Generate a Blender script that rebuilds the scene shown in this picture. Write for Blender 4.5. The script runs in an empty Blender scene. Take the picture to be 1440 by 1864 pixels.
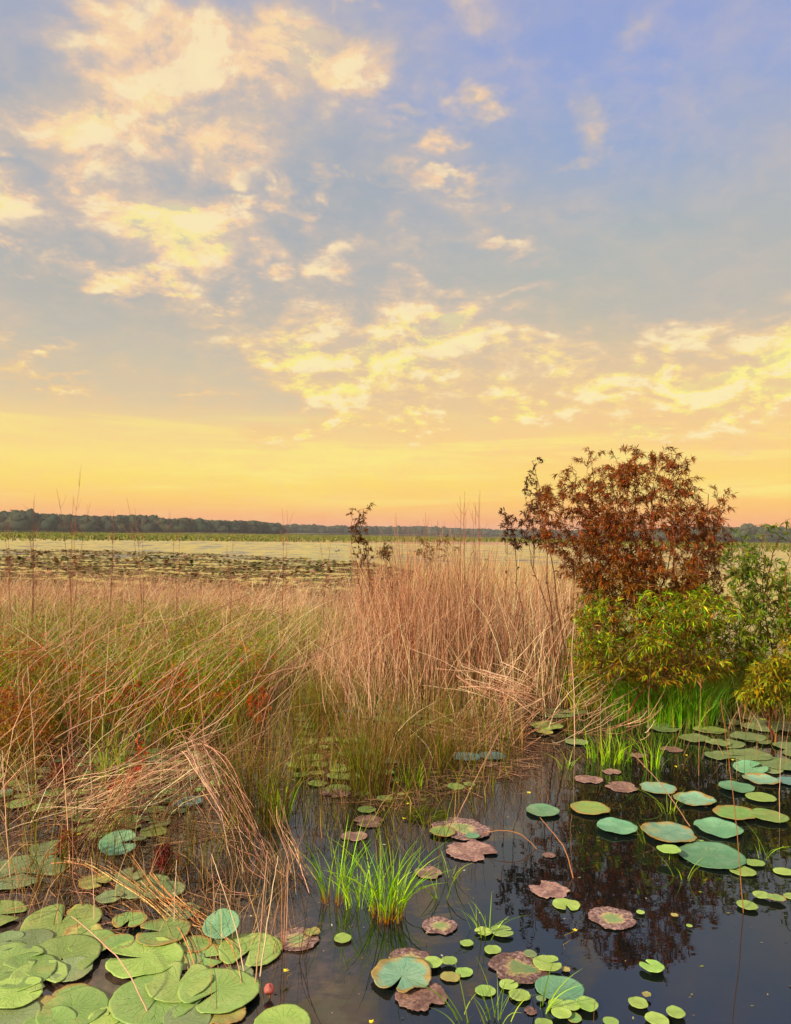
import bpy, math, random
import numpy as np
from mathutils import Vector, Matrix, Euler

# ------------------------------------------------------------------ camera, world, sun, exposure
sc = bpy.context.scene
C = sc.collection
R = math.radians
F = 1408.0                      # focal length in photo pixels (photo 1440 x 1864)
CAMH = 1.6
cam_d = bpy.data.cameras.new("camera")
cam = bpy.data.objects.new("camera", cam_d)
C.objects.link(cam)
cam_d.sensor_fit = 'VERTICAL'
cam_d.sensor_height = 24.0
cam_d.lens = F / 1864.0 * 24.0
cam_d.clip_start = 0.05
cam_d.clip_end = 20000.0
CAM_ROT = (Matrix.Rotation(R(90 + 1.6), 3, 'X') @ Matrix.Rotation(R(0.8), 3, 'Z'))
cam.matrix_world = Matrix.Translation((0, 0, CAMH)) @ CAM_ROT.to_4x4()
sc.camera = cam
sc.view_settings.view_transform = 'Standard'
sc.view_settings.look = 'None'
sc.view_settings.exposure = 0.42
sc.view_settings.gamma = 1.0
sc.view_settings.use_curve_mapping = False
sc.render.engine = 'CYCLES'
sc.cycles.use_denoising = True
sc.cycles.max_bounces = 8
sc.cycles.transparent_max_bounces = 4


def s2l(r, g, b):
    f = lambda c: c / 12.92 if c <= 0.04045 else ((c + 0.055) / 1.055) ** 2.4
    return (f(r / 255.0), f(g / 255.0), f(b / 255.0))


def ray(x, y):
    return (CAM_ROT @ Vector(((x - 720.0) / F, (932.0 - y) / F, -1.0)))


def G(x, y, z=0.0):
    """the point on the water that shows at photo pixel x, y"""
    d = ray(x, y)
    t = (z - CAMH) / d.z
    return Vector((d.x * t, d.y * t, z))


def P(x, y, dist):
    """the point dist metres ahead that shows at photo pixel x, y"""
    d = ray(x, y)
    t = dist / d.y
    return Vector((d.x * t, dist, CAMH + d.z * t))


# ---- node helper
class NT:
    def __init__(s, tree):
        s.t = tree
        s.n = tree.nodes
        s.l = tree.links

    def new(s, typ, **kw):
        n = s.n.new(typ)
        for k, v in kw.items():
            setattr(n, k, v)
        return n

    def put(s, sock, v):
        if isinstance(v, bpy.types.NodeSocket):
            s.l.new(v, sock)
        elif v is not None:
            if isinstance(v, (tuple, list)) and len(v) == 3 and sock.type == 'RGBA':
                v = (*v, 1.0)
            sock.default_value = v

    def math(s, op, a, b=None, c=None, clamp=False):
        n = s.new('ShaderNodeMath', operation=op)
        n.use_clamp = clamp
        s.put(n.inputs[0], a)
        if b is not None:
            s.put(n.inputs[1], b)
        if c is not None:
            s.put(n.inputs[2], c)
        return n.outputs[0]

    def vmath(s, op, a, b=None, out=0):
        n = s.new('ShaderNodeVectorMath', operation=op)
        s.put(n.inputs[0], a)
        if b is not None:
            s.put(n.inputs[1], b)
        return n.outputs[out]

    def comb(s, x, y, z=0.0):
        n = s.new('ShaderNodeCombineXYZ')
        s.put(n.inputs[0], x); s.put(n.inputs[1], y); s.put(n.inputs[2], z)
        return n.outputs[0]

    def noise(s, vec, scale, detail=4.0, rough=0.55, dist=0.0, color=False):
        n = s.new('ShaderNodeTexNoise')
        s.put(n.inputs['Vector'], vec)
        n.inputs['Scale'].default_value = scale
        n.inputs['Detail'].default_value = detail
        n.inputs['Roughness'].default_value = rough
        n.inputs['Distortion'].default_value = dist
        return n.outputs['Color' if color else 'Fac']

    def rng(s, v, a, b, c=0.0, d=1.0, kind='SMOOTHSTEP'):
        n = s.new('ShaderNodeMapRange')
        n.interpolation_type = kind
        s.put(n.inputs[0], v)
        for i, q in enumerate((a, b, c, d)):
            s.put(n.inputs[1 + i], q)
        return n.outputs[0]

    def mix(s, f, a, b, mode='MIX'):
        n = s.new('ShaderNodeMix')
        n.data_type = 'RGBA'
        n.blend_type = mode
        s.put(n.inputs[0], f)
        s.put(n.inputs[6], a)
        s.put(n.inputs[7], b)
        return n.outputs[2]

    def ramp(s, v, stops, interp='LINEAR'):
        n = s.new('ShaderNodeValToRGB')
        n.color_ramp.interpolation = interp
        e = n.color_ramp.elements
        while len(e) < len(stops):
            e.new(0.5)
        for k, (p, c) in enumerate(stops):
            e[k].position = p
            e[k].color = (*c, 1.0)
        s.put(n.inputs[0], v)
        return n.outputs[0]


# ---- sky: low evening sun, broken cloud deck lit warm, all in world directions
SUN_EL, SUN_AZ = 31.0, 228.0       # azimuth clockwise from +Y (the way the camera looks)
world = bpy.data.worlds.new("World")
sc.world = world
world.use_nodes = True
w = NT(world.node_tree)
w.n.clear()
out = w.new('ShaderNodeOutputWorld')
bg = w.new('ShaderNodeBackground')
bg.inputs['Strength'].default_value = 0.1
w.l.new(bg.outputs[0], out.inputs[0])
sky = w.new('ShaderNodeTexSky')
sky.sky_type = 'NISHITA'
sky.sun_disc = False
sky.sun_elevation = R(SUN_EL)
sky.sun_rotation = R(SUN_AZ)
geo = w.new('ShaderNodeTexCoord')
sep = w.new('ShaderNodeSeparateXYZ')
w.l.new(geo.outputs['Generated'], sep.inputs[0])
dx, dy, dz = sep.outputs
DEG = 180 / math.pi
az = w.math('MULTIPLY', w.math('ARCTAN2', dx, dy), DEG)
el = w.math('MULTIPLY', w.math('ARCSINE', dz), DEG)
zz = w.math('ADD', w.math('MAXIMUM', dz, 0.0), 0.30)
pl = w.comb(w.math('DIVIDE', dx, zz), w.math('DIVIDE', dy, zz), 0.0)
warp = w.noise(pl, 3.2, 5.0, 0.62, color=True)
warp2 = w.noise(pl, 9.0, 4.0, 0.6, color=True)
wv = w.vmath('MULTIPLY', w.vmath('SUBTRACT', warp, (0.5, 0.5, 0.5)), (14.0, 10.0, 0.0))
wv2 = w.vmath('MULTIPLY', w.vmath('SUBTRACT', warp2, (0.5, 0.5, 0.5)), (4.0, 3.0, 0.0))
ae = w.vmath('ADD', w.comb(az, el, 0.0), w.vmath('ADD', wv, wv2))


def dir_ae(x, y):
    d = ray(x, y).normalized()
    return math.degrees(math.atan2(d.x, d.y)), math.degrees(math.asin(d.z))


CLOUDS = [  # photo px cx, cy, rx, ry, strength
    (390, 20, 170, 45, .85), (205, 75, 70, 40, .75), (400, 95, 110, 70, 1.0), (540, 95, 110, 60, 1.0), (640, 125, 75, 45, .75),
    (290, 165, 90, 75, 1.0), (190, 230, 110, 60, .95), (120, 275, 55, 28, .9), (60, 190, 70, 45, .45), (430, 190, 90, 65, .85),
    (395, 275, 70, 32, .8), (570, 200, 90, 40, .45), (600, 20, 90, 40, .5),
    (20, 360, 85, 42, .95), (295, 385, 125, 48, 1.35), (325, 435, 60, 38, 1.2), (215, 480, 75, 24, .95), (310, 505, 60, 26, .9),
    (395, 555, 70, 22, .8), (430, 355, 55, 20, .8), (495, 382, 38, 14, .75), (100, 480, 90, 14, .4), (225, 330, 60, 20, .5),
    (15, 262, 35, 16, .6), (600, 500, 60, 30, .75), (520, 515, 30, 22, .6), (440, 520, 35, 20, .55), (705, 430, 35, 22, .5),
    (690, 600, 170, 42, .95), (800, 590, 75, 36, 1.15), (570, 650, 110, 32, 1.0), (720, 650, 160, 34, 1.05), (880, 640, 60, 26, .85),
    (955, 650, 40, 20, .75), (640, 705, 190, 34, .8), (850, 700, 150, 30, .6), (790, 520, 90, 20, .55), (960, 530, 70, 16, .5),
    (870, 540, 60, 14, .45), (1065, 640, 60, 18, .6), (1240, 690, 55, 42, 1.05), (1150, 670, 45, 30, .8), (1085, 705, 50, 32, .85),
    (1390, 650, 100, 50, 1.15), (1330, 715, 90, 40, 1.0), (1440, 610, 60, 26, .9), (960, 730, 160, 36, .7), (1200, 760, 190, 34, .6),
    (860, 215, 42, 30, .75), (880, 250, 36, 20, .6), (740, 360, 50, 24, .4), (830, 400, 60, 26, .45), (700, 260, 60, 22, .35), (960, 450, 60, 20, .3), (803, 292, 26, 26, .65), (815, 355, 62, 13, .6), (905, 418, 62, 16, .65),
    (740, 218, 42, 14, .45), (1048, 255, 42, 62, .62), (1025, 325, 50, 14, .5), (880, 20, 55, 60, .45), (1150, 40, 50, 50, .45), (1340, 160, 80, 60, .12),
    (1250, 370, 60, 16, .12), (60, 640, 75, 14, .6), (20, 670, 60, 22, .7), (350, 712, 70, 12, .45), (280, 715, 50, 9, .3), (110, 715, 110, 10, .5),
    (480, 40, 190, 60, .95), (300, 395, 110, 60, 1.4), (460, 130, 160, 60, .9), (230, 190, 120, 60, .9), (150, 270, 80, 30, .85), (400, 230, 90, 50, .85), (240, 40, 90, 40, .8), (650, 110, 60, 60, .8), (330, 90, 150, 70, .75), (620, 80, 90, 60, .7), (250, 250, 120, 40, .7), (470, 250, 120, 50, .55), (120, 190, 90, 60, .6), (360, 420, 70, 50, .8),
    (160, 420, 70, 26, .55), (430, 300, 70, 26, .6), (560, 420, 90, 36, .35), (360, 560, 110, 26, .6), (460, 470, 60, 26, .5), (30, 420, 90, 18, .4), (640, 470, 60, 30, .5), (740, 590, 120, 50, .9),
    (560, 610, 70, 26, .8), (520, 660, 90, 30, .85), (930, 600, 90, 30, .6), (1000, 660, 90, 30, .65), (860, 560, 60, 24, .7), (1180, 700, 90, 40, .8), (1290, 700, 90, 44, .9), (1430, 690, 80, 60, .95),
    (780, 690, 160, 30, .8), (1060, 740, 130, 30, .7), (1350, 770, 130, 26, .6), (760, 460, 60, 18, .3), (690, 330, 70, 26, .22), (1230, 130, 80, 70, .16), (960, 120, 60, 70, .16), (1080, 180, 40, 70, .18),
]
dens = None
for cx, cy, rx, ry, s in CLOUDS:
    a, e = dir_ae(cx, cy)
    ra = 1.38 * rx / F * DEG * math.cos(R(a)) ** 2
    ry_ = 1.42 * ry / F * DEG * math.cos(R(e)) ** 2
    v = w.vmath('MULTIPLY', w.vmath('SUBTRACT', ae, (a, e, 0)), (1 / ra, 1 / ry_, 0))
    ln = w.vmath('DOT_PRODUCT', v, v, out=1)
    g = w.math('MULTIPLY', w.math('EXPONENT', w.math('MULTIPLY', ln, -1.3)), s)
    dens = g if dens is None else w.math('SMOOTH_MAX', dens, g, 0.25)
azw = w.math('ADD', az, w.math('MULTIPLY', w.math('SUBTRACT', w.noise(pl, 1.7, 3.0, 0.5), 0.5), 40.0))
# away from the framed part of the sky the deck goes on by itself
other = w.rng(w.noise(pl, 1.1, 3.0, 0.5), 0.5, 0.75, 0.0, 0.8)
off = w.math('MAXIMUM', w.rng(w.math('ABSOLUTE', az), 30.0, 44.0), w.rng(el, 36.0, 44.0))
dens = w.math('ADD', dens, w.math('MULTIPLY', other, off))
mot = w.math('MULTIPLY', w.rng(w.noise(pl, 4.2, 4.0, 0.6), 0.40, 0.64, 0.0, 0.85), w.math('MULTIPLY', w.math('MULTIPLY', w.rng(el, 4.5, 8.0), w.rng(el, 19.0, 12.0)), w.rng(azw, -16.0, -4.0)))
dens = w.math('MAXIMUM', dens, mot)
dap = w.math('MULTIPLY', w.rng(w.noise(pl, 7.5, 4.0, 0.6, 0.5), 0.47, 0.70, 0.0, 0.55), w.math('MULTIPLY', w.rng(el, 11.0, 17.0), w.rng(azw, 10.0, -4.0)))
dens = w.math('MAXIMUM', dens, dap)
fb = w.noise(pl, 6.5, 8.0, 0.62, 0.3)
fb2 = w.noise(pl, 20.0, 6.0, 0.6, 0.2)
tex = w.math('ADD', w.math('MULTIPLY', w.math('SUBTRACT', fb, 0.5), 2.2), w.math('MULTIPLY', w.math('SUBTRACT', fb2, 0.5), 1.3))
dn = w.math('ADD', w.math('MULTIPLY', dens, w.math('ADD', 0.95, tex)), w.math('MULTIPLY', tex, w.rng(azw, 4.0, 16.0, 0.14, 0.04)))
mask = w.rng(dn, 0.03, 0.80)
core = w.rng(w.math('ADD', dn, w.rng(el, 20.0, 12.0, 0.0, 0.12)), 0.66, 1.30)
e90 = w.math('DIVIDE', el, 90.0, clamp=True)
L = [(0, (246, 160, 134)), (.9, (250, 178, 132)), (2.0, (255, 204, 124)), (3.3, (255, 224, 122)), (5.0, (255, 230, 140)), (7.2, (247, 216, 154)),
     (9.3, (220, 201, 168)), (12.5, (202, 194, 173)), (16, (183, 182, 174)), (22, (166, 174, 182)), (28, (165, 174, 188)), (34, (162, 172, 200)),
     (46, (150, 162, 198)), (90, (120, 140, 182))]
Rr = [(0, (243, 158, 132)), (.9, (249, 174, 130)), (2.2, (255, 198, 120)), (4, (255, 220, 122)), (6, (255, 214, 138)), (9, (247, 208, 150)),
      (12, (224, 201, 160)), (16, (190, 187, 172)), (21, (172, 181, 184)), (26, (152, 172, 208)), (30, (146, 168, 218)), (34, (148, 166, 214)),
      (46, (142, 160, 206)), (90, (120, 140, 182))]
bl = w.ramp(e90, [(e / 90, s2l(*c)) for e, c in L])
br = w.ramp(e90, [(e / 90, s2l(*c)) for e, c in Rr])
base = w.mix(w.rng(azw, -8.0, 14.0), bl, br)
# thin grey-beige veil, and stretched streaks low over the horizon
veil = w.rng(w.noise(pl, 2.1, 5.0, 0.55, 0.4), 0.42, 0.68, 0.0, 0.5)
veil = w.math('MULTIPLY', veil, w.rng(el, 9.0, 17.0))
base = w.mix(veil, base, s2l(187, 183, 182))
st = w.noise(w.comb(w.math('MULTIPLY', az, 0.055), w.math('MULTIPLY', el, 0.75), 3.0), 1.0, 4.0, 0.6, 0.5)
stf = w.math('MULTIPLY', w.rng(st, 0.44, 0.66, 0.0, 0.75), w.math('MULTIPLY', w.rng(el, 1.2, 3.2), w.rng(el, 10.0, 6.0)))
base = w.mix(stf, base, s2l(255, 238, 142))
hi_col = w.mix(w.rng(el, 7.0, 20.0), s2l(255, 229, 146), s2l(253, 216, 178))
hot_col = w.mix(w.rng(el, 8.0, 30.0), s2l(255, 244, 148), s2l(255, 234, 178))
edge_col = w.mix(w.rng(el, 5.0, 20.0), s2l(252, 208, 150), s2l(224, 199, 178))
cc = w.mix(w.rng(dn, 0.25, 0.95), edge_col, hi_col)
cc = w.mix(core, cc, hot_col)
# the sunward sides of the puffs are brighter than their lee sides
fl = w.noise(w.vmath('ADD', pl, (0.035, 0.05, 0.0)), 6.5, 8.0, 0.62, 0.3)
rel = w.math('SUBTRACT', fb, fl)
cc = w.mix(w.rng(rel, 0.0, -0.10, 0.0, 0.5), cc, w.mix(w.rng(el, 6.0, 18.0), s2l(240, 200, 150), s2l(182, 181, 181)))
cc = w.mix(w.math('MULTIPLY', w.rng(rel, 0.02, 0.09, 0.0, 0.7), w.rng(dn, 0.3, 0.8)), cc, s2l(255, 238, 196))
base = w.mix(w.rng(dens, 0.08, 0.75, 0.0, 0.5), base, w.mix(w.rng(el, 5.0, 20.0), s2l(250, 210, 156), s2l(206, 192, 178)))
col = w.mix(w.math('MULTIPLY', mask, 0.94), base, cc)
hs_ = w.new('ShaderNodeHueSaturation')
hs_.inputs['Saturation'].default_value = 1.07
w.l.new(col, hs_.inputs['Color'])
ten = w.vmath('MULTIPLY', hs_.outputs[0], (7.2, 7.2, 7.2))
nis = w.vmath('MULTIPLY', sky.outputs[0], (0.037, 0.037, 0.037))
w.l.new(w.vmath('ADD', ten, nis), bg.inputs[0])
world.cycles.sampling_method = 'MANUAL'
world.cycles.sample_map_resolution = 512

sun_d = bpy.data.lights.new("sun", 'SUN')
sun = bpy.data.objects.new("sun", sun_d)
C.objects.link(sun)
sun_d.energy = 4.4
sun_d.angle = R(3)
sun_d.color = (1.0, 0.86, 0.68)
sd = Vector((math.sin(R(SUN_AZ)) * math.cos(R(SUN_EL)), math.cos(R(SUN_AZ)) * math.cos(R(SUN_EL)), math.sin(R(SUN_EL))))
sun.rotation_euler = sd.to_track_quat('Z', 'Y').to_euler()

# ------------------------------------------------------------------ mesh and object helpers
rs = np.random.RandomState(7)


def link_mesh(name, V, Fq, col, mat, parent=None, origin=None, smooth=False):
    """one mesh object from vertex array, quad or triangle array and one colour per vertex"""
    V = np.asarray(V, dtype=np.float32)
    if origin is not None:
        V = V - np.asarray(origin, dtype=np.float32)
    me = bpy.data.meshes.new(name)
    lists = Fq if isinstance(Fq, list) else [Fq]
    tot = np.concatenate([np.full(len(f), f.shape[1], dtype=np.int32) for f in lists])
    loops = np.concatenate([f.ravel() for f in lists]).astype(np.int32)
    me.vertices.add(len(V)); me.vertices.foreach_set('co', V.ravel())
    me.loops.add(len(loops)); me.loops.foreach_set('vertex_index', loops)
    me.polygons.add(len(tot))
    st = np.concatenate([[0], np.cumsum(tot)[:-1]]).astype(np.int32)
    me.polygons.foreach_set('loop_start', st)
    me.update(calc_edges=True)
    if smooth:
        me.polygons.foreach_set('use_smooth', np.ones(len(tot), dtype=bool))
    if col is not None:
        a = me.color_attributes.new('Col', 'FLOAT_COLOR', 'POINT')
        c = np.ones((len(V), 4), dtype=np.float32)
        c[:, :3] = col
        a.data.foreach_set('color', c.ravel())
    me.materials.append(mat)
    me.validate()
    o = bpy.data.objects.new(name, me)
    C.objects.link(o)
    if parent is not None:
        o.parent = parent
    elif origin is not None:
        o.location = origin
    return o


def tag(o, label, cat=None, group=None, kind=None):
    if label: o['label'] = label
    if cat: o['category'] = cat
    if group: o['group'] = group
    if kind: o['kind'] = kind
    return o


def empty(name, loc, label, cat, group=None):
    o = bpy.data.objects.new(name, None)
    C.objects.link(o)
    o.location = loc
    o.empty_display_size = 0.1
    return tag(o, label, cat, group)


def merge(chunks):
    """chunks of (V, F, col) with the same face size -> one"""
    Vs, Fs, Cs, n = [], [], [], 0
    for V, Fq, c in chunks:
        Vs.append(V); Fs.append(Fq + n); Cs.append(c); n += len(V)
    return np.concatenate(Vs), np.concatenate(Fs), np.concatenate(Cs)


def unit(a):
    return a / np.maximum(np.linalg.norm(a, axis=-1, keepdims=True), 1e-9)


def ribbons(paths, widths, col, face=None):
    """flat blades: paths (N,K,3), widths (N,K), col (N,3) or (N,K,3)"""
    N, K, _ = paths.shape
    d = unit(paths[:, -1] - paths[:, 0])
    if face is None:
        a = rs.uniform(0, np.pi, N)
        face = np.stack([np.cos(a), np.sin(a), np.zeros(N)], -1)
    s = unit(np.cross(d, face) * 1.0)
    L_ = paths - s[:, None] * widths[..., None] * 0.5
    R_ = paths + s[:, None] * widths[..., None] * 0.5
    V = np.stack([L_, R_], 2).reshape(-1, 3)
    base = np.arange(N)[:, None] * (2 * K) + np.arange(K - 1)[None] * 2
    Fq = np.stack([base, base + 1, base + 3, base + 2], -1).reshape(-1, 4)
    if col.ndim == 2:
        col = np.repeat(col[:, None], K, 1)
    return V, Fq, np.repeat(col[:, :, None], 2, 2).reshape(-1, 3)


def tubes(paths, radii, col, sides=3):
    N, K, _ = paths.shape
    d = unit(np.gradient(paths, axis=1))
    ref = np.zeros((N, 1, 3)); ref[..., 0] = 0.31; ref[..., 1] = 0.95
    flat = np.abs((d * ref).sum(-1, keepdims=True)).max(1, keepdims=True) > 0.9
    ref = np.where(flat, np.array([0.2, 0.1, 1.0]), ref)
    a = unit(np.cross(d, ref)); b = np.cross(d, a)
    ang = np.arange(sides) / sides * 2 * np.pi
    ring = (a[:, :, None] * np.cos(ang)[:, None] + b[:, :, None] * np.sin(ang)[:, None]) * radii[:, :, None, None] + paths[:, :, None]
    V = ring.reshape(-1, 3)
    i0 = (np.arange(N)[:, None, None] * K + np.arange(K - 1)[None, :, None]) * sides
    j = np.arange(sides)[None, None]; j2 = (j + 1) % sides
    Fq = np.stack([i0 + j, i0 + j2, i0 + sides + j2, i0 + sides + j], -1).reshape(-1, 4)
    if col.ndim == 2:
        col = np.repeat(col[:, None], K, 1)
    return V, Fq, np.repeat(col[:, :, None], sides, 2).reshape(-1, 3)


def leaves(pos, dirv, length, width, col, fold=0.25, droop=0.12):
    """pointed leaves of two folded quads each: pos (N,3), dirv (N,3)"""
    N = len(pos)
    d = unit(dirv)
    up = np.tile(np.array([0, 0, 1.0]), (N, 1)) + rs.normal(0, 0.55, (N, 3))
    s = unit(np.cross(d, up)); n = np.cross(s, d)
    Ln, Wd = length[:, None], width[:, None]
    b0 = pos
    mid = pos + d * Ln * 0.42
    tip = pos + d * Ln - np.array([0, 0, 1.0]) * Ln * droop
    l = mid + s * Wd * 0.5 + n * Wd * fold
    r = mid - s * Wd * 0.5 + n * Wd * fold
    V = np.stack([b0, l, tip, r, mid], 1).reshape(-1, 3)
    i = np.arange(N)[:, None] * 5
    Fq = np.concatenate([i + np.array([0, 4, 1]), i + np.array([4, 2, 1]), i + np.array([0, 3, 4]), i + np.array([3, 2, 4])], 0)
    return V, Fq, np.repeat(col[:, None], 5, 1).reshape(-1, 3)


def grow(base, h, lean_az, lean, bend, K=6, kink=0.0):
    """stems rising from base (N,3): curved over towards lean_az"""
    N = len(base)
    t = np.linspace(0, 1, K)[None, :, None]
    dirh = np.stack([np.cos(lean_az), np.sin(lean_az), np.zeros(N)], -1)[:, None]
    H = h[:, None, None]
    p = base[:, None] + dirh * H * (lean[:, None, None] * t + bend[:, None, None] * t ** 2.2)
    z = H * t * (1 - 0.35 * np.clip(np.abs(lean + bend), 0, 2)[:, None, None] * t)
    p = p + np.concatenate([np.zeros((N, K, 2)), z], -1)
    if kink > 0:
        w_ = np.cumsum(rs.normal(0, kink, (N, K, 3)) * np.array([1, 1, .3]), axis=1)
        w_[:, 0] = 0
        p = p + w_ * H
    return p


def pick(pal, n, var=0.27):
    """n colours from a palette of sRGB triples, varied a little"""
    pal = np.array([s2l(*c) for c in pal])
    c = pal[rs.randint(0, len(pal), n)]
    g = c.mean(1, keepdims=True)
    c = np.maximum(g + (c - g) * 1.25, .002)
    return np.clip(c * rs.normal(1, var, (n, 1)) * rs.normal(1, 0.05, (n, 3)), 0.003, 1)


def in_px_poly(poly, n):
    """n random points on the water inside a polygon given by photo pixels of its corners, even on the ground"""
    pts = np.array([G(*p)[:2] for p in poly])
    lo, hi = pts.min(0), pts.max(0)
    res = []
    x0, y0 = pts[:, 0], pts[:, 1]
    x1, y1 = np.roll(x0, -1), np.roll(y0, -1)
    tot = 0
    while tot < n:
        q = rs.uniform(lo, hi, (max(n * 3, 100), 2))
        c = ((y0[None] > q[:, 1:2]) != (y1[None] > q[:, 1:2])) & (q[:, 0:1] < (x1 - x0)[None] * (q[:, 1:2] - y0[None]) / (y1 - y0 + 1e-12)[None] + x0[None])
        k = q[c.sum(1) % 2 == 1]
        res.append(k); tot += len(k)
    q = np.concatenate(res)[:n]
    return np.concatenate([q, np.zeros((n, 1))], 1)


def vnoise(p, s, seed=0):
    """cheap smooth 2D noise 0..1 for patchiness"""
    x, y = p[:, 0] * s + seed * 3.1, p[:, 1] * s + seed * 1.7
    v = np.sin(x * 1.3 + 2 * np.sin(y * .7)) + np.sin(y * 1.7 + 1.5 * np.sin(x * .9 + 1)) + .6 * np.sin(x * 3.1 + y * 2.3) + .5 * np.sin(y * 4.7 - x * 3.9 + 2)
    return np.clip(v / 6.2 + .5, 0, 1)


# ------------------------------------------------------------------ materials
def mat(name, build):
    m = bpy.data.materials.new(name)
    m.use_nodes = True
    t = NT(m.node_tree)
    t.n.clear()
    o = t.new('ShaderNodeOutputMaterial')
    t.l.new(build(t), o.inputs['Surface'])
    return m


def pbsdf(t, color, rough=0.6, spec=0.3, bump=None, ior=None):
    b = t.new('ShaderNodeBsdfPrincipled')
    t.put(b.inputs['Base Color'], color)
    t.put(b.inputs['Roughness'], rough)
    t.put(b.inputs['Specular IOR Level'], spec)
    if ior: b.inputs['IOR'].default_value = ior
    if bump is not None: t.l.new(bump, b.inputs['Normal'])
    return b.outputs[0]


def bump(t, h, strength, dist):
    n = t.new('ShaderNodeBump')
    n.inputs['Strength'].default_value = strength
    n.inputs['Distance'].default_value = dist
    t.put(n.inputs['Height'], h)
    return n.outputs[0]


def attr_col(t):
    n = t.new('ShaderNodeAttribute')
    n.attribute_name = 'Col'
    return n.outputs['Color']


def plant_mat(name, trans=0.3, rough=0.6, spec=0.25, speck=9.0):
    def build(t):
        c = attr_col(t)
        g = t.new('ShaderNodeNewGeometry')
        k = t.noise(g.outputs['Position'], speck, 3.0, 0.6)
        c = t.mix(1.0, c, t.mix(k, (0.62, 0.6, 0.56), (1.35, 1.35, 1.3)), 'MULTIPLY')
        a = pbsdf(t, c, rough, spec)
        if trans <= 0:
            return a
        tr = t.new('ShaderNodeBsdfTranslucent')
        t.put(tr.inputs[0], t.mix(1.0, c, (1.15, 1.15, 0.8), 'MULTIPLY'))
        m = t.new('ShaderNodeMixShader')
        m.inputs[0].default_value = trans
        t.l.new(a, m.inputs[1]); t.l.new(tr.outputs[0], m.inputs[2])
        return m.outputs[0]
    return mat(name, build)


M_STRAW = plant_mat('dry_stem', 0.15, 0.55, 0.3, 14.0)
M_GRASS = plant_mat('green_blade', 0.35, 0.45, 0.35, 9.0)
M_LEAF = plant_mat('shrub_leaf', 0.35, 0.5, 0.35, 22.0)
M_BARK = plant_mat('twig_bark', 0.0, 0.8, 0.2, 30.0)
M_FAR = plant_mat('far_foliage', 0.0, 0.9, 0.05, 0.3)


def water_build(t):
    g = t.new('ShaderNodeNewGeometry')
    pos = g.outputs['Position']
    sp = t.new('ShaderNodeSeparateXYZ'); t.l.new(pos, sp.inputs[0])
    dist = sp.outputs[1]
    h1 = t.noise(pos, 1.6, 3.0, 0.5)
    h2 = t.noise(t.vmath('MULTIPLY', pos, (0.5, 1.0, 1.0)), 7.0, 3.0, 0.55)
    far = t.rng(dist, 14.0, 55.0)
    hh = t.math('ADD', t.math('MULTIPLY', h1, 0.0022), t.math('MULTIPLY', h2, t.math('ADD', 0.0005, t.math('MULTIPLY', far, 0.002))))
    n = bump(t, hh, 1.0, 1.0)
    # silt and sunk leaf litter seen through the shallow water
    s1 = t.noise(pos, 1.3, 5.0, 0.6, 0.4)
    s2 = t.noise(pos, 22.0, 5.0, 0.7)
    near_l = t.math('MULTIPLY', t.rng(sp.outputs[0], 0.15, -0.6), t.rng(dist, 5.2, 3.4))
    k = t.math('MULTIPLY', t.rng(s1, 0.40, 0.66), t.math('ADD', 0.03, t.math('MULTIPLY', near_l, 0.85)), clamp=True)
    silt = t.mix(t.rng(s2, .3, .7), s2l(52, 42, 34), s2l(128, 100, 82))
    c = t.mix(k, s2l(12, 20, 20), silt)
    return pbsdf(t, c, t.math('ADD', 0.01, t.math('MULTIPLY', far, 0.03)), 0.5, n, 1.80)


M_WATER = mat('still_dark_water', water_build)


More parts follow.
